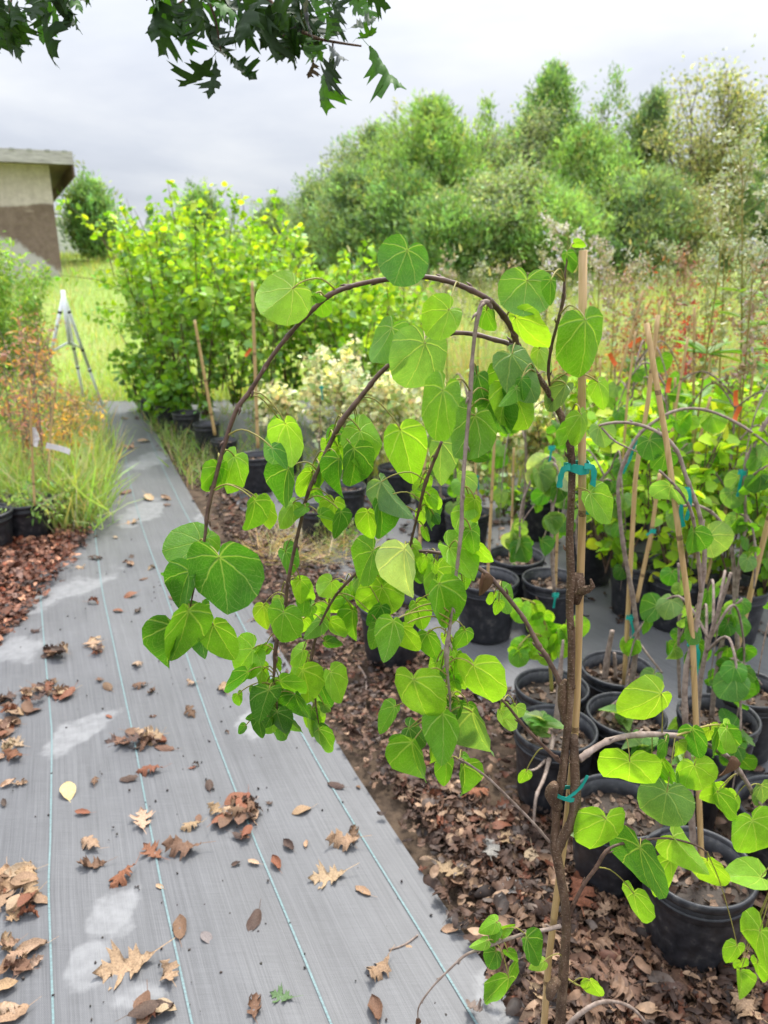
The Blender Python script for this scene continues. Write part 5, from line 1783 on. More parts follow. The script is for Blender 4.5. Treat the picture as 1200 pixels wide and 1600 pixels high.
# ---- canes
CN = [('tan cane leaning to its tip above the red saplings, crossing another cane', [(1028, 492, 2.2), (1012, 632, 2.18), (993, 740, 2.16), (975, 1072, 2.12)], .0068),
      ('tan cane from the front pot, slanting across the straight cane', [(1010, 505, 1.5), (1043, 700, 1.45), (1082, 993, 1.4), (1098, 1392, 1.36)], .0058),
      ('thick tan cane slanting up to the frame edge from its pot', [(1260, 590, 2.1), (1200, 815, 2.07), (1127, 1117, 2.05)], .0078),
      ('upright thin cane behind the bare arches', [(1085, 480, 3.2), (1083, 690, 3.2), (1086, 900, 3.15)], .006),
      ('thin cane slanting behind the upright thin cane', [(1075, 527, 3.0), (1048, 684, 3.0), (1015, 860, 2.95)], .0055),
      ('thin cane leaning towards the rusty sapling', [(1005, 454, 3.6), (968, 588, 3.6), (940, 800, 3.5)], .0065),
      ('short thin grey cane beside the leaning cane', [(993, 518, 3.1), (981, 617, 3.1), (970, 760, 3.1)], .005),
      ('tan cane low behind the crossed canes with teal tape', [(1031, 740, 2.7), (1018, 830, 2.7), (995, 940, 2.7)], .0075),
      ('thin cane rising from the large ribbed pot', [(775, 640, 2.95), (768, 780, 2.94), (762, 905, 2.92)], .006),
      ('thin reddish cane among the cream shrubs', [(803, 700, 3.3), (800, 810, 3.3), (797, 870, 3.2)], .0055),
      ('short cane behind the drooping dull leaves', [(872, 800, 2.6), (868, 917, 2.6)], .005),
      ('cane leaning inside the shrub row near its first pot', [(304, 500, 5.6), (320, 590, 5.6), (336, 680, 5.6)], .011),
      ('straight cane in the pot under the leaf pair', [(394, 440, 4.6), (398, 560, 4.6), (403, 700, 4.6)], .010),
      ('short pale cane behind the bare arches', [(1145, 760, 2.9), (1115, 860, 2.9), (1090, 960, 2.85)], .007),
      ('thin cane in the large gap among cream shrubs', [(736, 560, 3.8), (742, 700, 3.8), (745, 800, 3.7)], .006),
      ('cane beside the tall dark pot', [(665, 700, 3.4), (655, 860, 3.3)], .008),
      ('thin cane with white label in the grassy pot', [(45, 600, 3.9), (50, 700, 3.9), (54, 790, 3.9)], .006),
      ('crooked cane in the grassy plants below the tripod', [(88, 590, 4.3), (78, 690, 4.3), (75, 780, 4.2)], .006)]
CN += [('thin cane straight up among the red leaves', [(1030, 470, 4.0), (1028, 600, 4.0), (1024, 780, 4.0)], .0065), ('thin cane leaning over beside the lance-leaved weed', [(1118, 500, 3.6), (1100, 640, 3.6), (1080, 800, 3.6)], .0055),
       ('thin cane near the frame edge behind the grey stem', [(1180, 560, 3.4), (1160, 700, 3.4), (1140, 830, 3.4)], .006), ('slim upright cane just behind the thick tied cane', [(938, 560, 3.8), (936, 690, 3.8), (934, 820, 3.8)], .0055),
       ('slim cane rising out of the lime saplings', [(1055, 590, 3.3), (1050, 720, 3.3), (1040, 860, 3.3)], .0055), ('pale cane crossing behind the teal taped canes', [(1110, 620, 3.0), (1075, 760, 3.0), (1045, 880, 3.0)], .006)]
for i, (lab, pts, r) in enumerate(CN):
    cane('thin_cane', lab, pts[::-1], 'thin canes in the pots', r=r, knots=3)
for lab, u, v, Y, tails in [('teal tape on the straight cane, long tail hanging', 993, 690, 2.15, [[(0, 0), (-8, 25), (-20, 50)]]),
                            ('teal tape on the slanting cane below the bare arch', 1068, 768, 1.44, [[(0, 0), (8, -2), (10, 20), (4, 45)], [(0, 4), (-4, 30), (0, 55)]]),
                            ('teal tape low on the straight cane', 984, 965, 2.12, [[(0, 0), (6, 25), (3, 60)]]),
                            ('teal tape where the front cane meets its sapling', 1083, 1005, 1.41, [[(0, 0), (8, 15), (4, 50)]]),
                            ('teal tape on the low cane behind', 1020, 830, 2.68, [[(0, 0), (-10, 6)]]),
                            ('teal tape behind the weeping trunk on a drooping sapling', 862, 700, 2.5, [[(0, 0), (-3, 20), (-5, 40)]]),
                            ('teal tape at the grey stem by the frame edge', 1160, 738, 2.04, [[(0, 0), (-4, 20), (-8, 38)]]),
                            ('teal tape low behind the cane beside a drooping sapling', 868, 930, 2.45, [[(0, 0), (-3, 20)]]),
                            ('teal tape among the cream shrubs', 502, 605, 3.9, [[(0, 0), (2, 20)]]),
                            ('teal tape on the cane in the gap among cream shrubs', 745, 745, 3.7, [[(0, 0), (3, 20)]])]:
    tape(lab, u, v, Y, .011, tails, .006)


def flag_tag(name, label, u, v, Y, w, h, mat, ang=0.0, group=None):
    c = P(u, v, Y)
    o = tag(None or Batch().build(name, mat), label, 'plant tag', group) if False else None
    b = Batch()
    ca, sa = math.cos(ang), math.sin(ang)
    V = []
    for k in range(5):
        s = k / 4
        bend = 0.15 * h * math.sin(s * 2.5)
        for x in (-.5, .5):
            for y in (-0.0006, 0.0006):
                px, pz = x * w, -s * h
                V.append((px * ca - pz * sa, bend + y, px * sa + pz * ca))
    F = []
    for k in range(4):
        a = k * 4
        F += [[a, a + 2, a + 6, a + 4], [a + 1, a + 5, a + 7, a + 3], [a, a + 4, a + 5, a + 1], [a + 2, a + 3, a + 7, a + 6]]
    b.add(V, F)
    o = b.build(name, mat, None, False)
    o.location = c
    return tag(o, label, 'plant tag', group)


for lab, u, v, Y, a in [('orange tag on the thin cane of the shrub row behind the main arch', 392, 545, 4.7, -.7), ('orange tag hanging at the top of the red sapling', 1047, 590, 3.0, 0.0), ('orange tag on a sapling near the frame edge', 1150, 610, 2.9, .2),
                        ('orange tag slanting on the thin cane', 1002, 528, 3.3, -.9), ('orange tag lower on a sapling by the frame edge', 1157, 635, 2.8, -.2), ('orange tag beside the upper cane in the rusty saplings', 952, 552, 3.2, .6)]:
    flag_tag('orange_tag', lab, u, v, Y, .018, .06, M_orange, a, 'orange plant tags')
for lab, u, v, Y, a in [('white label halfway up the tagged sapling on the grassy side', 50, 668, 3.9, .2), ('white label just below the first one on the tagged sapling', 56, 678, 3.9, -.3),
                        ('long pale label lying slanted across the grassy pot', 72, 696, 3.85, 1.25)]:
    flag_tag('white_label', lab, u, v, Y, .03, .07 if a < 1 else .12, M_label, a, 'white plant labels')

# ================================================================ FALLEN LEAVES AND LITTER
OAK = [(.015, 0), (.05, .08), (.10, .15), (.09, .20), (.10, .25), (.30, .31), (.23, .37), (.33, .44), (.22, .44), (.12, .45), (.11, .52), (.27, .58), (.46, .70), (.33, .69), (.36, .79), (.21, .74), (.10, .72), (.11, .77), (.20, .88), (.12, .87), (.07, .92), (0.0, 1.04)]
OVAL = [(.01, 0), (.08, .06), (.17, .16), (.24, .30), (.27, .44), (.26, .58), (.20, .74), (.12, .88), (0, 1.0)]


def fallen_base(prof, kx, ky, twist, rough, seed, sub=2, thick=0.0, stem=0.35, wid=1.0):
    """a dry leaf one unit long, curled across (kx) and along (ky)"""
    r = np.random.default_rng(seed)
    n = len(prof)
    V, F = [], []
    cross = 2 * sub + 1
    for i, (x, y) in enumerate(prof):
        ym = i / (n - 1)
        for j in range(-sub, sub + 1):
            t = j / sub
            V.append((x * t * wid * r.uniform(.93, 1.07) if t else 0, y * abs(t) + ym * (1 - abs(t))))
    P3 = []
    for k, (x, y) in enumerate(V):
        kk = kx * (1 + .35 * math.sin(y * 5 + seed))
        if abs(kk) > 1e-3:
            x2, z = math.sin(kk * x) / kk, (1 - math.cos(kk * x)) / kk
        else:
            x2, z = x, 0
        yy = y - .45
        y2, z2 = (math.sin(ky * yy) / ky, (1 - math.cos(ky * yy)) / ky) if abs(ky) > 1e-3 else (yy, 0)
        z += z2 + r.normal(0, rough)
        a = twist * yy
        P3.append((x2 * math.cos(a) - z * math.sin(a), y2, x2 * math.sin(a) + z * math.cos(a)))
    for i in range(n - 1):
        for j in range(cross - 1):
            a = i * cross + j
            F.append([a, a + 1, a + cross + 1, a + cross])
    if stem:
        k = len(P3)
        x0, y0, z0 = P3[sub]
        for (dx, dy, dz) in [(.012, 0, 0), (-.012, 0, 0), (.06, -stem * .5, .02), (.04, -stem * .5, .02), (.10, -stem, .05), (.085, -stem, .05)]:
            P3.append((x0 + dx, y0 + dy, z0 + dz))
        F += [[k, k + 1, k + 3, k + 2], [k + 2, k + 3, k + 5, k + 4]]
    P3 = np.array(P3)
    P3[:, 2] -= np.percentile(P3[:, 2], 4)
    return P3, F


FB = [fallen_base(OAK, 2.0, .9, .5, .022, 1), fallen_base(OAK, -3.6, -1.2, 1.1, .03, 2), fallen_base(OAK, 4.6, 1.5, -1.3, .03, 3), fallen_base(OAK, -2.4, 1.6, 1.6, .03, 4, wid=1.2), fallen_base(OAK, 5.6, -2.0, .9, .035, 5),
      fallen_base(OVAL, 3.2, .7, .4, .02, 6), fallen_base(OVAL, -3.6, -.9, -.3, .02, 7), fallen_base(OVAL, 5.5, 1.2, .8, .03, 8, wid=1.2), fallen_base(OVAL, 1.2, -.8, .5, .015, 9)]
FBL = [fallen_base(OAK, 2.0, .9, .5, .022, 1, sub=1), fallen_base(OAK, -3.0, -1.2, 1.1, .03, 2, sub=1), fallen_base(OAK, 3.6, 1.5, -1.3, .03, 3, sub=1, stem=0), fallen_base(OAK, -2.4, 1.6, 1.6, .03, 4, sub=1, wid=1.2, stem=0),
       fallen_base(OVAL, 3.2, .9, .4, .03, 6, sub=1), fallen_base(OVAL, -3.6, -1.3, -.3, .03, 7, sub=1, stem=0), fallen_base(OVAL, 4.5, 1.4, .8, .04, 8, sub=1, wid=1.2, stem=0), fallen_base(OVAL, 1.8, -1.2, .7, .03, 9, sub=1, stem=0, wid=.7), fallen_base(OVAL, -2.6, 1.6, 1.3, .04, 19, sub=1, stem=0, wid=.9)]
FM = []
for k, (V, F) in enumerate(FB):
    me = bpy.data.meshes.new('dry_leaf')
    me.from_pydata([tuple(p) for p in V], [], F)
    for p in me.polygons:
        p.use_smooth = True
    me.materials.append(M_dry)
    FM.append(me)

TAN = (0.34, 0.215, 0.125)
PAL = {'t': TAN, 'p': (0.42, 0.29, 0.18), 'b': (0.165, 0.09, 0.052), 'r': (0.22, 0.085, 0.042), 'k': (0.09, 0.055, 0.04), 'y': (0.55, 0.43, 0.2), 'g': (0.24, 0.215, 0.19), 'n': (0.09, 0.16, 0.06)}
NAMES = {'t': 'tan', 'p': 'pale tan', 'b': 'brown', 'r': 'red-brown', 'k': 'dark brown', 'y': 'pale yellow', 'g': 'grey', 'n': 'green'}


def fallen(u, v, spx, shape, col, label, group='fallen leaves on the fabric path', rot=None, z=0.008):
    c = G(u, v, z)
    s = spx * depth_of(c) / FPX / (1.05 if shape < 5 else .95)
    a = random.uniform(0, 6.28) if rot is None else rot
    M = Matrix.Translation(c) @ Matrix.Rotation(a, 4, 'Z') @ Matrix.Rotation(random.gauss(0, .12), 4, 'X') @ Matrix.Rotation(random.gauss(0, .12), 4, 'Y') @ Matrix.Scale(s, 4)
    o = link('fallen_leaf', FM[shape], None, None, M, jit(PAL[col], .15))
    return tag(o, label, 'leaf', group)


BIG = [  # u v size shape colour label
    (202, 1508, 98, 0, 't', 'largest tan lobed leaf lying flat on the path by the pale dried puddle', 1.9), (265, 1525, 48, 3, 't', 'tan leaf cupped up beside the largest lobed leaf', .4),
    (281, 1452, 46, 5, 'b', 'ribbed oval brown leaf standing on the second teal thread', .2), (323, 1467, 28, 8, 'g', 'small pale grey leaf near the ribbed oval leaf', .8),
    (398, 1438, 44, 6, 'k', 'dark curled leaf with a long upright stalk in the middle of the path', 2.9), (443, 1558, 42, 0, 'n', 'lone green lobed leaf lying on the grey fabric', 1.3),
    (398, 1578, 50, 2, 'b', 'crumpled brown leaf at the bottom edge between two teal threads', .3), (595, 1518, 56, 3, 't', 'tan leaf curled into a cup near the thread by the low twig', 2.3),
    (587, 1580, 44, 7, 'b', 'round brown curled leaf under the cupped tan leaf', .1), (516, 1370, 64, 0, 'p', 'pale tan pointed lobed leaf beside the last teal thread', 1.7),
    (568, 1394, 30, 5, 't', 'small tan leaf next to the pale pointed leaf', .9), (538, 1318, 58, 3, 't', 'tan leaf folded double, just above the pale pointed leaf', 1.4),
    (552, 1308, 40, 2, 'b', 'brown curl resting on the folded tan leaf', .2), (526, 1228, 30, 6, 'k', 'dark rolled leaf on the last teal thread under the hanging leaves', 1.1),
    (473, 1267, 32, 8, 't', 'small flat tan leaf with a thin stalk, midway between two threads', 2.0), (452, 1322, 26, 7, 'k', 'dark crumpled pair leaf beside a tiny tan leaf', .6), (478, 1319, 16, 5, 't', 'tiny tan leaf beside the dark crumpled one', 0),
    (432, 1350, 28, 7, 'r', 'small red-brown ball of a leaf on the third teal thread', .4), (397, 1348, 20, 5, 'p', 'tiny pale leaf touching the third teal thread', 1.2), (369, 1350, 15, 7, 'k', 'tiny dark knob of a leaf near the leaf heap', 2),
    (286, 1330, 66, 3, 'b', 'brown lobed leaf with a long stalk pointing at the third thread', 1.5), (240, 1334, 46, 0, 'r', 'flat red-brown lobed leaf on the second teal thread', .9), (222, 1285, 52, 0, 'p', 'pale star shaped leaf on the second teal thread', .3),
    (300, 1292, 36, 1, 't', 'small hooked tan leaf above the stalked brown leaf', 2.2), (143, 1322, 48, 1, 't', 'tan lobed leaf arched up, uppermost of a group of three', 1.2), (146, 1353, 50, 2, 'b', 'brown curled leaf in the middle of a group of three', 1.9),
    (195, 1371, 54, 1, 'r', 'red-brown leaf, lowest of a group of three, with a trailing stalk', 2.7), (106, 1238, 42, 8, 'y', 'pale yellow oval leaf with a forked stalk', .5), (130, 1270, 24, 5, 'r', 'small reddish leaf below the pale yellow oval leaf', 1.6),
    (147, 1222, 22, 1, 'b', 'small star shaped brown leaf near the pale yellow oval leaf', .4), (236, 1206, 46, 1, 'r', 'red-brown leaf arched beside the second teal thread', 1.8), (202, 1217, 32, 6, 'k', 'dark curled leaf joined to the arched red-brown one', 1.5),
    (327, 1228, 26, 6, 'k', 'dark small leaf above the leaf heap', .2), (258, 1170, 34, 6, 'b', 'thin dark leaf lying right of the upper leaf heap'.replace(' right of', ' at the end of'), 1.3), (298, 1115, 32, 1, 'b', 'small brown star shaped leaf by the third teal thread', .9),
    (705, 1452, 30, 5, 't', 'tan curled leaf between the litter edge and the last thread', 1.7), (250, 1386, 16, 5, 'p', 'tiny pale leaf on the second teal thread below the group of three', 1), (310, 1280, 18, 8, 'b', 'tiny brown leaf beside the hooked tan leaf', .2),
    (350, 1078, 40, 1, 't', 'tan crumpled leaf beneath the big dark round leaf', .5), (214, 1040, 30, 1, 'p', 'pale leaf on the second thread, below the hanging tips', .5),
]
for (u, v, s, sh, c, lab, rot) in BIG:
    fallen(u, v, s, sh, c, lab, rot=rot)


SHAPE = ['flat lobed', 'arched lobed', 'rolled lobed', 'folded lobed', 'tightly rolled', 'curled oval', 'domed oval', 'crumpled oval', 'flat oval']


def heap(n, u, v, ru, rv, s0, s1, label, cs='tbrkp', zmax=.03, group='fallen leaves in heaps on the path'):
    for k in range(n):
        a, q = random.uniform(0, 6.28), math.sqrt(random.random())
        sh, c = random.randrange(9), random.choice(cs)
        fallen(u + math.cos(a) * ru * q, v + math.sin(a) * rv * q, random.uniform(s0, s1), sh, c, '%s %s leaf %s' % (NAMES[c], SHAPE[sh], label), group, z=.008 + zmax * (1 - q) * random.random())


heap(16, 368, 1268, 36, 22, 28, 46, 'in the round heap on the third teal thread')
heap(3, 382, 1303, 20, 8, 24, 32, 'trailing just below the round heap')
heap(13, 212, 1155, 38, 15, 26, 42, 'in the upper heap on the second teal thread')
heap(6, 228, 1580, 26, 18, 36, 56, 'in the small pile at the bottom edge of the path')
heap(9, 92, 1018, 24, 9, 20, 32, 'in the small far cluster near the first teal thread', 'tbk')
heap(9, 95, 1078, 24, 14, 22, 34, 'in the cluster touching the first teal thread')
heap(10, 60, 1085, 40, 12, 22, 34, 'in the band between cluster and path margin')
heap(6, 150, 1010, 16, 14, 20, 30, 'in the loose pair beside the second thread')
heap(14, 20, 1115, 34, 24, 24, 38, 'piled at the path margin above the big margin pile')
heap(10, 8, 1160, 22, 40, 26, 40, 'crowded against the outer path margin')
heap(24, 26, 1395, 38, 42, 28, 48, 'in the big pile on the first teal thread', 'ttpbr', .05)
heap(10, 24, 1495, 32, 32, 32, 52, 'below the big pile by the first teal thread', 'ttpb')
heap(5, 8, 1570, 20, 30, 40, 56, 'at the lowest outer margin of the path', 'tp')
SM = [(220, 1072, 28), (238, 1080, 22), (169, 1074, 28), (145, 1005, 26), (185, 955, 18), (205, 930, 22), (145, 942, 26), (215, 955, 18), (240, 985, 18), (125, 888, 18), (148, 873, 26), (203, 882, 22), (206, 871, 14), (57, 987, 20), (204, 818, 28), (196, 770, 24), (232, 778, 30), (260, 780, 20),
      (262, 790, 14), (300, 1068, 20), (333, 1010, 22), (346, 1025, 18), (262, 1000, 22), (355, 1145, 12), (195, 878, 12), (300, 1200, 14), (305, 1195, 16), (420, 1255, 14), (200, 700, 26), (225, 690, 22), (215, 655, 14), (195, 655, 14), (180, 840, 12), (225, 905, 14), (236, 890, 18), (268, 935, 14), (30, 1225, 26), (12, 1225, 24), (6, 1255, 18),
      (640, 1480, 16), (730, 1438, 14), (240, 1120, 14), (155, 1062, 18), (170, 1120, 14), (640, 1235, 18), (520, 1115, 20), (450, 1000, 24), (455, 1010, 16), (560, 1230, 10)]
for (u, v, s) in SM:
    near = v > 1000
    sh, c = random.randrange(9), random.choice('tbbrkp')
    ln = min(range(4), key=lambda k: abs(path_x(k, G(u, v).y) - G(u, v).x))
    where = ['first', 'second', 'third', 'last'][ln] + ' teal thread'
    fallen(u, v, s, sh, c, 'small %s %s leaf alone by the %s, %s' % (NAMES[c], SHAPE[sh], where, 'near the hanging branches' if near else 'far along the path'), 'single small leaves on the path')


def in_poly(x, y, poly):
    c = False
    j = len(poly) - 1
    for i in range(len(poly)):
        xi, yi = poly[i]
        xj, yj = poly[j]
        if (yi > y) != (yj > y) and x < (xj - xi) * (y - yi) / (yj - yi) + xi:
            c = not c
        j = i
    return c


def poly_px(pts):
    return [(G(u, v).x, G(u, v).y) for u, v in pts]


MAT_C = np.array([(.048, .028, .020), (.075, .041, .027), (.118, .064, .040), (.20, .118, .072), (.29, .185, .115), (.115, .040, .019), (.028, .018, .014), (.14, .105, .085)])
MAT_P = np.array([.16, .2, .2, .14, .08, .1, .07, .05])


def litter(name, poly, n, s0, s1, zmax, pal=MAT_C, fade=None, tilt=.55, big=0.12, wts=MAT_P):
    xs = [p[0] for p in poly]
    ys = [p[1] for p in poly]
    pts = []
    while len(pts) < n:
        x, y = random.uniform(min(xs), max(xs)), random.uniform(min(ys), max(ys))
        if in_poly(x + random.gauss(0, .035), y + random.gauss(0, .05), poly):
            if fade and random.random() > fade(x, y):
                continue
            pts.append((x, y))
    pts = np.array(pts)
    bb = Batch()
    which = rng.integers(0, len(FBL), n)
    for k in range(len(FBL)):
        q = pts[which == k]
        m_ = len(q)
        a = rng.uniform(0, 6.28, m_)
        t = rng.normal(0, tilt, m_)
        nor = np.stack([np.sin(t) * np.cos(a * 3), np.sin(t) * np.sin(a * 3), np.cos(t)], 1)
        d = np.stack([np.cos(a), np.sin(a), rng.normal(0, .2, m_)], 1)
        sc = rng.uniform(s0, s1, m_) * np.where(rng.random(m_) < big, 1.8, 1.0)
        pos = np.concatenate([q, (rng.random(m_) ** 1.5 * zmax + .004)[:, None]], 1)
        V, F = FBL[k]
        cc = pal[rng.choice(len(pal), m_, p=wts)] * np.exp(rng.normal(0, .18, (m_, 1)))
        bb.inst(V, F, facing_mats(pos, d, nor, sc), cc)
    return kind(bb.build(name, M_litter), 'stuff')


LR1 = poly_px([(850, 1640), (812, 1560), (760, 1460), (645, 1260), (620, 1225), (645, 1200), (700, 1235), (760, 1275), (860, 1320), (900, 1290), (1010, 1350), (1220, 1400), (1260, 1660)])
LR2 = poly_px([(628, 1255), (520, 1140), (455, 1040), (425, 960), (380, 880), (350, 815), (390, 805), (450, 840), (540, 900), (600, 960), (660, 1010), (690, 1050), (660, 1080), (690, 1150), (760, 1250), (770, 1290), (660, 1230)])
litter('leaf_litter', LR1, 4000, .018, .044, .035, big=.2)
litter('leaf_litter', LR2, 3600, .018, .036, .030, wts=np.array([.18, .22, .22, .14, .06, .09, .06, .03]))
RED_C = MAT_C * np.array([1.7, 1.3, 1.2])
LL = poly_px([(0, 1010), (50, 960), (75, 905), (120, 860), (138, 835), (100, 815), (30, 835), (-60, 850), (-140, 900), (-160, 1060)])
litter('leaf_litter', LL, 3000, .028, .052, .05, pal=RED_C)
litter('leaf_litter', poly_px([(370, 850), (420, 830), (400, 770), (340, 720), (285, 690), (270, 672), (250, 690), (310, 760), (350, 830)]), 620, .025, .05, .015)
litter('leaf_litter', poly_px([(690, 1050), (1300, 1230), (1300, 1420), (860, 1330), (800, 1250), (730, 1120)]), 900, .022, .045, .015)
litter('leaf_litter', poly_px([(450, 830), (640, 960), (1240, 1000), (1240, 800), (700, 760), (420, 740)]), 800, .03, .06, .012)

# the litter leaves that show largest are things of their own
TOPL = [(905, 1410, 70, 3, 'r', 'red-brown curled leaf leaning by the low side shoot'), (985, 1450, 78, 0, 't', 'broad tan leaf with a hole lying behind the front pot'), (960, 1520, 66, 0, 'b', 'brown lobed leaf at the foot of the tree, among litter'), (1100, 1570, 60, 5, 'b', 'long brown curled leaf below the front pot'),
        (1170, 1590, 70, 3, 't', 'tan leaf in the frame corner below the front pot'), (700, 1360, 56, 0, 't', 'tan lobed leaf on the edge of the litter bed'), (765, 1335, 46, 3, 'g', 'greyish lobed leaf in the middle of the litter bed'), (735, 1300, 44, 1, 'b', 'brown arched leaf on the litter beside the thin twig'),
        (800, 1390, 54, 0, 'g', 'grey-brown flat leaf near the forked trunk'), (790, 1310, 46, 0, 't', 'flat tan star shaped leaf beside the weedy pot'), (830, 1340, 40, 8, 'p', 'pale tan oval leaf next to the trunk fork'), (670, 1262, 40, 3, 't', 'tan leaf where the litter bed is narrowest'), (690, 1290, 36, 2, 'r', 'dark reddish curl on the litter edge'),
        (745, 1195 + 45, 42, 1, 'r', 'upright red-brown leaf beside the thin grey twig tip'), (1015, 1490, 60, 2, 'b', 'rolled brown leaf touching the front pot'), (1040, 1545, 52, 6, 'k', 'dark rolled leaf under the front pot'), (905, 1470, 60, 0, 'b', 'brown lobed leaf behind the trunk base'), (955, 1410, 48, 3, 'b', 'dull brown leaf in shade behind the front pot'),
        (1130, 1545, 46, 7, 't', 'tan crumpled leaf close under the front pot'), (930, 1585, 56, 3, 'b', 'brown leaf under the arched bare twig'), (820, 1440, 40, 0, 'b', 'brown leaf lying under the low side twig'), (840, 1550, 40, 5, 't', 'small tan leaf between the cane and the path')]
for (u, v, s, sh, c, lab) in TOPL:
    fallen(u, v, s, sh, c, lab, 'large leaves on the litter bed', z=.03)

# loose twigs
def loose_twig(label, pts, r, group='loose twigs'):
    p3 = [P(*p) if len(p) == 3 else G(p[0], p[1], .012) for p in pts]
    o = thing('fallen_twig', label, 'twig', p3[0], group)
    q, rr = smooth_path([p - p3[0] for p in p3], [r, r, r * .9][:len(p3)] + [r * .6] * max(0, len(p3) - 3), 6)
    tube(Batch(), q, rr, 6, bump=.12).build('stem', M_twig, o)
    return o


loose_twig('thick bare twig arching out of the ground at the bottom edge', [(885, 1605, 1.13), (905, 1585, 1.13), (935, 1567, 1.14), (965, 1566, 1.15), (990, 1577, 1.15), (1012, 1602, 1.14)], .0052)
loose_twig('short thin twig lying on the fabric by the last teal thread', [(608, 1484), (632, 1476), (653, 1461)], .0022)
loose_twig('brown vine-like twig curving over the litter beside the front pot', [(985, 1482), (1015, 1488), (1028, 1510), (1022, 1560), (1015, 1600)], .0028)
loose_twig('second thin brown twig lying in the litter below the front pot', [(990, 1488), (1010, 1520), (1040, 1560), (1065, 1600)], .0024)
loose_twig('dark thin twig lying across the litter bed near the path', [(735, 1310), (760, 1345), (790, 1385)], .0028)
loose_twig('pale stick in the litter strip behind the hanging leaves', [(560, 1040), (572, 1062), (570, 1100)], .004)
o = tag(Batch().add(*[[(0, 0, 0), (.022, .004, .004), (.03, .018, .008), (.012, .03, .006), (-.008, .018, .003), (.01, .014, .016)], [[0, 1, 5], [1, 2, 5], [2, 3, 5], [3, 4, 5], [4, 0, 5], [4, 3, 2, 1, 0]]]).build('mushroom_cap', simple_mat('cream_cap', (.6, .56, .3), (.75, .7, .45), 20)), 'small pale cream petal lying in front of the black pot', 'petal')
o.name = 'fallen_petal'
o.location = G(1050, 1508, .02)

# dark crumbs scattered on the fabric
n = 230
y = 1.1 + rng.random(n) ** 1.6 * 3.2
x = np.array([path_x(random.uniform(-.6, 3.2), float(a)) for a in y])
pos = np.stack([x, y, np.full(n, .009)], 1)
sc = rng.uniform(.0015, .005, n)
kind(Batch().inst(np.array([(1, 0, 0), (-1, 0, 0), (0, 1, 0), (0, -1, 0), (0, 0, .7), (0, 0, -.7)], dtype=np.float32), [[0, 2, 4], [2, 1, 4], [1, 3, 4], [3, 0, 4], [2, 0, 5], [1, 2, 5], [3, 1, 5], [0, 3, 5]],
                  mats_from(pos, rng.normal(0, 1, (n, 3)), sc), cols(n, (.05, .04, .035), .1, .3)).build('soil_crumbs', M_litter), 'stuff')

# ================================================================ GRASS AND WEEDS
GB = (np.array([(-.5, 0, 0), (.5, 0, 0), (.38, .55, .05), (-.38, .55, .05), (0.0, 1.0, .22)], dtype=np.float32) * np.array([.055, 1, 1]), [[0, 1, 2, 3], [3, 2, 4]])


def grass(name, n, region, h0, h1, col, alt, altp, lean=.35, width=1.0, zf=hill, tuft=0):
    pts = np.array([region() for _ in range(n)])
    if tuft:
        pts = np.repeat(pts[: n // tuft], tuft, 0) + rng.normal(0, .035, (n // tuft * tuft, 2))
    n = len(pts)
    z = np.array([zf(a, b) for a, b in pts]) - .01
    pos = np.concatenate([pts, z[:, None]], 1)
    d = np.stack([rng.normal(0, lean, n), rng.normal(0, lean, n), np.ones(n)], 1)
    sc = rng.uniform(h0, h1, n)
    w = sc * width * rng.uniform(.7, 1.3, n)
    bb = Batch().inst(*GB, mats_from(pos, d, sc, wscale=w), cols(n, col, .12, .2, alt, altp))
    return kind(bb.build(name, M_grass), 'stuff')


flat = lambda a, b: 0.0
LG1, LG2 = (0.34, 0.48, 0.10), (0.52, 0.46, 0.20)


def reg_field():
    y = 8.3 + random.random() ** 1.5 * 15
    return (random.uniform(-.62, -.02) * y * 1.02, y)


def reg_meadow():
    y = 8.2 + random.random() ** 1.3 * 9
    return (random.uniform(-.05, .62) * y, y)


grass('field_grass', 26000, reg_field, .08, .24, LG1, LG2, .22, width=.9)
grass('meadow_grass', 16000, reg_meadow, .2, .6, (0.36, 0.44, 0.14), (0.48, 0.47, 0.20), .25, lean=.22, width=.42)
# tan seed heads over the meadow
n = 140
pts = np.array([reg_meadow() for _ in range(n)])
z = np.array([hill(a, b) for a, b in pts])
hh = rng.uniform(.55, 1.0, n)
pos = np.concatenate([pts, (z + hh)[:, None]], 1)
kind(Batch().inst(*BLADE, mats_from(pos, np.stack([rng.normal(0, .3, n), rng.normal(0, .3, n), np.ones(n)], 1), rng.uniform(.10, .2, n)), cols(n, (.5, .47, .25), .08, .15)).build('seed_head_grass', M_grass), 'stuff')


def reg_side():
    while True:
        u, v = random.uniform(-160, 190), random.uniform(640, 838)
        lim = 60 + (v - 640) * .02
        edge = np.interp(v, [640, 700, 760, 800, 838], [150, 172, 172, 150, 118])
        if u < edge + random.gauss(0, 8):
            g = G(u, v)
            return (g.x, g.y)


grass('side_grass', 9000, reg_side, .10, .38, (0.30, 0.46, 0.11), (0.52, 0.46, 0.22), .28, lean=.5, width=.55, zf=flat, tuft=7)


def reg_pot():
    g = G(random.uniform(-30, 165), random.uniform(765, 828))
    return (g.x, g.y)


grass('side_grass', 2400, reg_pot, .14, .40, (0.30, 0.46, 0.11), (0.4, 0.42, 0.16), .3, lean=.75, width=.5, zf=lambda a, b: random.uniform(0, .2), tuft=10)


def reg_rows():
    v = random.uniform(640, 760)
    u = np.interp(v, [640, 700, 760], [215, 262, 300]) + random.uniform(0, 1) ** 1.5 * 500
    g = G(u, v)
    return (g.x, g.y)


grass('row_grass', 3600, reg_rows, .06, .24, (0.24, 0.38, 0.09), (0.42, 0.36, 0.18), .25, lean=.6, width=.6, zf=flat, tuft=8)


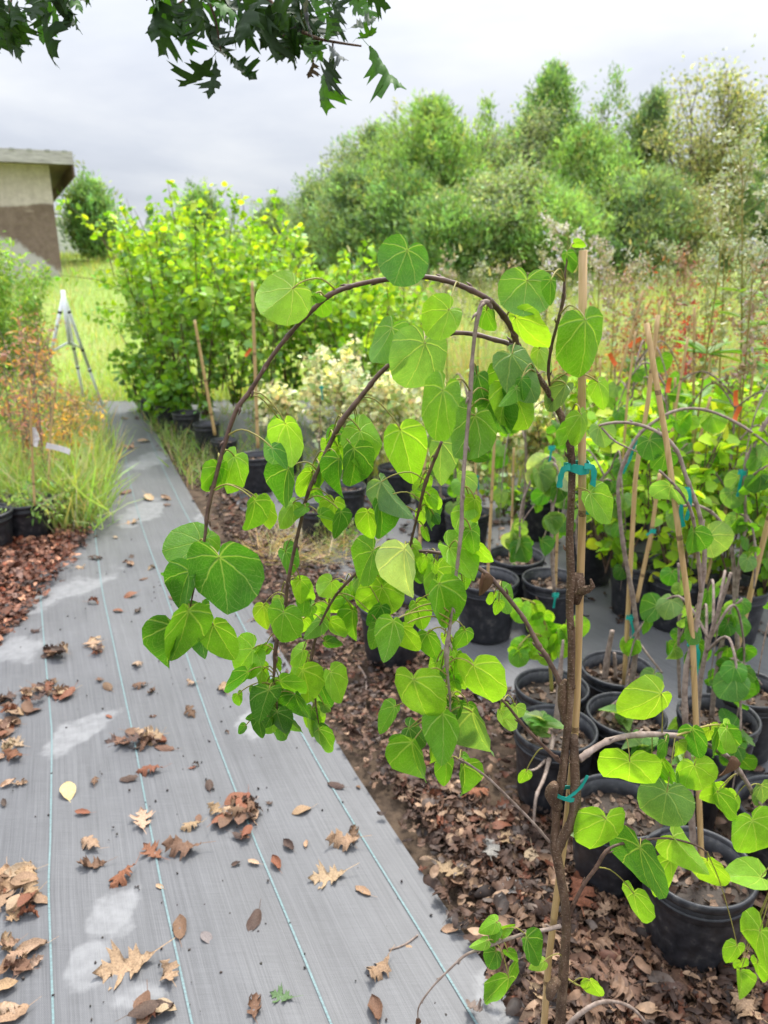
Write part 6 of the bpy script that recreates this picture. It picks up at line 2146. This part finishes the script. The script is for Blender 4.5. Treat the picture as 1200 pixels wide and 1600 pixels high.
def reg_straw():
    a, q = random.uniform(0, 6.28), math.sqrt(random.random())
    g = G(480 + 90 * q * math.cos(a), 858 + 32 * q * math.sin(a))
    return (g.x, g.y)


grass('straw', 700, reg_straw, .08, .22, (0.5, 0.42, 0.2), (0.3, 0.34, 0.1), .25, lean=2.2, width=.35, zf=lambda a, b: random.uniform(.01, .04))


def reg_backright():
    g = G(random.uniform(560, 1300), random.uniform(655, 760))
    return (g.x, g.y)


grass('row_grass', 6500, reg_backright, .15, .7, (0.30, 0.40, 0.12), (0.50, 0.44, 0.22), .3, lean=.3, width=.35, zf=flat, tuft=6)

# ---- tall flowering weeds at the edge of the meadow
def tall_weed(label, u, v0, vtop, Y, lean, nl, lf, col, heads, headcol, width=.12, lance_to=.75, group='tall weeds'):
    b0 = P(u, v0, Y)
    base = Vector((b0.x, Y, 0))
    top = P(u + lean, vtop, Y) - base
    o = thing('tall_weed', label, 'weed', base, group)
    b = Batch()
    q, rr = smooth_path([Vector((0, 0, 0)), Vector((top.x * .35, .02, top.z * .5)), top], [.006, .005, .0018], 10)
    tube(b, q, rr, 6)
    tips = []
    for k in range(heads):
        t = random.uniform(.62, 1)
        i = min(int(t * (len(q) - 1)), len(q) - 2)
        d = Vector((random.gauss(0, .7), random.gauss(0, .7), 1)).normalized()
        L = random.uniform(.08, .30) * (1.25 - t * .5)
        e = q[i] + d * L
        tube(b, [q[i], q[i].lerp(e, .5) + Vector((0, 0, -.01)), e], [.002, .0016, .0009], 4, cap=False)
        for m_ in range(4):
            tips.append(q[i].lerp(e, random.uniform(.5, 1.05)))
    b.build('stem', M_petiole, o)
    for k in range(nl):
        t = random.uniform(.2, lance_to)
        i = min(int(t * (len(q) - 1)), len(q) - 2)
        a = random.uniform(0, 6.28)
        d = Vector((math.cos(a), math.sin(a) * .8, random.uniform(-.15, .45))).normalized()
        z = Vector((0, 0, 1))
        z = (z - d * z.dot(d)).normalized()
        L = lf * random.uniform(.6, 1.15)
        link('leaf', ME_L, o, None, frame_matrix(q[i], d.cross(z), d, z, L * 1.0, L, L), jit(col, .25))
    if tips:
        tp = np.array([tuple(x) for x in tips])
        k = 7
        pp = np.repeat(tp, k, 0) + rng.normal(0, .014, (len(tp) * k, 3))
        sc = rng.uniform(.012, .028, len(pp))
        kind(Batch().inst(*BLADE, mats_from(pp, rng.normal(0, 1, (len(pp), 3)) + np.array([0, 0, .5]), sc, wscale=sc * 2.2), cols(len(pp), headcol, .1, .2)).build('flowers', M_cream, o), 'stuff')
    return o


HC = (.46, .52, .28)
tall_weed('tall weed with bright lance leaves and loose greenish tops at the frame edge', 1088, 690, 375, 3.1, 42, 36, .17, (.17, .34, .04), 6, (.4, .45, .15))
tall_weed('branching weed topped with whitish seed heads against the trees', 1172, 700, 250, 3.4, -12, 34, .14, (.2, .38, .06), 30, HC)
tall_weed('second seed-headed weed leaning out of the frame edge', 1225, 700, 265, 3.4, -22, 30, .14, (.2, .38, .06), 28, HC)
tall_weed('pale seed-headed weed behind the top of the thick cane', 880, 690, 355, 4.2, 8, 8, .08, (.2, .28, .08), 26, (.6, .6, .42))
tall_weed('weed with pinkish seed heads beside the rusty saplings', 930, 690, 385, 4.4, 8, 8, .08, (.25, .25, .1), 20, (.5, .48, .3))
tall_weed('weed with yellow-green plume behind the lance-leaved weed', 1130, 690, 300, 3.8, 5, 26, .13, (.2, .38, .06), 30, (.38, .42, .16))
tall_weed('dry brown weed stalk between the lance-leaved weed and the edge', 1165, 720, 425, 3.0, 12, 8, .09, (.34, .30, .12), 14, (.36, .28, .14))

for lab, u, v0, vt, Y, ln, hc in [
    ('brownish weed stalk in the meadow just past the thick cane', 955, 660, 430, 5.2, 6, (.42, .34, .18)), ('green weed stalk with a pale plume behind the crossing canes', 1000, 660, 420, 5.4, -8, (.46, .48, .26)),
    ('tall green weed in the tangle behind the rusty sapling', 1035, 655, 405, 5.6, 10, (.4, .46, .2)), ('dry rusty weed stalk behind the crimson headed sapling', 1075, 655, 420, 5.4, -6, (.4, .26, .14)),
    ('feathery green weed between the crimson head and the lance-leaved weed', 1100, 650, 385, 5.0, 8, (.4, .48, .2)), ('pale plumed weed near the frame edge in the tangle', 1180, 655, 395, 4.6, -6, (.48, .48, .28)),
    ('green weed stalk in the meadow under the wide leaf beside the cane', 850, 655, 440, 5.6, 5, (.44, .46, .22)), ('thin tan weed in the meadow below the arch crest', 700, 640, 425, 6.4, -5, (.48, .44, .24)),
    ('thin green weed in the meadow inside the arch', 745, 640, 435, 6.0, 6, (.42, .46, .2)), ('leaning tan weed in the meadow beside the grey hooked twig', 790, 640, 430, 6.0, 9, (.48, .42, .22))]:
    tall_weed(lab, u, v0, vt, Y, ln, 26, .12, (.22, .38, .08), 22, hc, lance_to=.9)
grass('meadow_grass', 3500, lambda: (random.uniform(.10, .60) * 6.2, random.uniform(5.6, 8.2)), .35, .95, (0.30, 0.40, 0.11), (0.46, 0.36, 0.17), .4, lean=.3, width=.22, zf=flat, tuft=5)

# ================================================================ OAK BRANCHES OVERHEAD
OAKH = [(p[0] * 1.55, p[1]) for p in OAK]
OM = []
for k, (kx, ky, tw, sd) in enumerate([(.8, .5, .2, 21), (-1.2, -.8, .4, 22), (1.8, .7, -.5, 23), (.3, -.4, .2, 24), (-2.4, .5, .6, 25)]):
    V, F = fallen_base(OAKH, kx, ky, tw, .01, sd, stem=.25)
    V = V - np.array([0, V[:, 1].min(), 0])
    me = bpy.data.meshes.new('oak_leaf')
    me.from_pydata([tuple(p) for p in V], [], F)
    for p in me.polygons:
        p.use_smooth = True
    me.materials.append(M_oakleaf)
    OM.append(me)
OD, OG, OB, OGR = (0.024, 0.056, 0.016), (0.060, 0.16, 0.018), (0.10, 0.06, 0.04), (0.13, 0.14, 0.15)  # OD is darkened to carry the shade of the canopy above


def oak_branch(label, twigs, leaves):
    p0 = P(*twigs[0][0][:3])
    o = thing('oak_branch', label, 'branch', p0, 'oak branches overhead')
    for tw in twigs:
        branch(tw, M_bark, o, 'twig', 6, False, False, p0)
    more = [(a + random.uniform(-16, 16), b - random.uniform(4, 30), c_ + random.uniform(-22, 22), d - random.uniform(2, 34), e, 'd') for a, b, c_, d, e, f in leaves if d < 100]
    for (u0, v0, u1, v1, w, c) in leaves + more:
        w *= 1.15
        Y = 1.75 + random.uniform(-.12, .12)
        b = P(u0, v0, Y)
        L = math.hypot(u1 - u0, v1 - v0)
        e = P(u1, v1, Y + L * depth_of(b) / FPX * random.uniform(-.5, .4))
        y = e - b
        Lm = y.length
        y.normalize()
        tc_ = (Vector((0, 0, CAM_H)) - b).normalized()
        z = (tc_ - y * tc_.dot(y)).normalized()
        x = y.cross(z)
        a = math.acos(min(1, w / (1.3 * L))) * random.choice([-1, 1])
        x2, z2 = x * math.cos(a) + z * math.sin(a), z * math.cos(a) - x * math.sin(a)
        link('leaf', random.choice(OM), o, None, frame_matrix(b - p0, x2, y, z2, Lm, Lm, Lm), jit({'d': OD, 'g': OG, 'b': OB, 's': OGR}[c], .2))
    return o


oak_branch('dark oak spray hanging in from the top corner above the building', [[(-40, -60, 1.75, 4), (20, -20, 1.75, 3), (60, 5, 1.75, 2)], [(20, -20, 1.75, 2), (15, 20, 1.75, 1.4)]],
           [(10, -10, 24, 76, 44, 'd'), (30, -15, 40, 52, 40, 'd'), (55, -5, 62, 55, 30, 'g'), (70, 5, 92, 72, 28, 'd'), (0, -20, 5, 60, 44, 'd'), (-10, -5, -8, 70, 44, 'd'), (60, -20, 90, 30, 30, 'g'), (85, -25, 120, 14, 30, 'g'), (40, 5, 30, 50, 26, 'g'), (20, 10, 12, 66, 30, 'd'), (100, -20, 130, 4, 16, 'd'), (45, -30, 66, 36, 40, 'd')])
oak_branch('dark oak spray with drooping leaves hanging above the middle of the sky', [[(300, -70, 1.75, 4), (315, -20, 1.75, 3), (335, 25, 1.75, 2), (345, 80, 1.75, 1.3)], [(315, -20, 1.75, 2), (280, 5, 1.75, 1.4)], [(372, -30, 1.75, 1.6), (374, 20, 1.75, 1.2), (368, 55, 1.75, 1)]],
           [(268, -8, 252, 68, 52, 'd'), (292, 8, 294, 72, 34, 'g'), (305, 0, 340, 76, 50, 'd'), (340, 70, 290, 120, 44, 'd'), (342, 78, 332, 140, 34, 'd'), (348, 80, 390, 118, 42, 'd'), (285, -20, 240, 10, 26, 'g'), (320, -15, 352, 30, 32, 'g'), (385, -20, 388, 38, 28, 'd'), (330, -25, 350, 28, 32, 'd'), (300, -30, 300, 30, 40, 'd'), (345, 78, 366, 90, 16, 'd'), (260, -20, 275, 30, 40, 'd'), (318, 5, 366, 30, 26, 'g')])
oak_branch('oak spray with lighter backlit leaves, hanging over the tree row', [[(390, -50, 1.75, 5), (420, 0, 1.75, 4), (455, 38, 1.75, 3.2), (490, 58, 1.75, 2.6), (525, 66, 1.75, 2), (565, 72, 1.75, 1.4)], [(455, 38, 1.75, 2), (440, 60, 1.75, 1.4)], [(520, 65, 1.75, 1.6), (520, 85, 1.75, 1.2)]],
           [(415, -15, 424, 78, 52, 'd'), (435, 10, 440, 84, 40, 'd'), (460, -20, 468, 44, 30, 's'), (455, 5, 465, 74, 42, 'd'), (470, 30, 500, 82, 34, 'g'), (520, 10, 524, 56, 34, 'g'), (540, -25, 560, 16, 34, 'g'), (548, 60, 580, 44, 18, 'g'), (527, 72, 518, 160, 44, 'g'), (522, 78, 512, 130, 40, 'd'), (545, 74, 600, 142, 52, 'g'), (500, 85, 492, 118, 20, 'b'), (480, -20, 500, 26, 34, 'g'), (505, -30, 530, 14, 34, 'd'), (400, -10, 412, 60, 40, 'd'), (425, 0, 410, 62, 36, 'd'), (440, -30, 452, 40, 44, 'd'), (500, 75, 530, 100, 22, 's'), (555, -20, 576, 28, 30, 'g'), (455, 20, 478, 84, 34, 'g')])
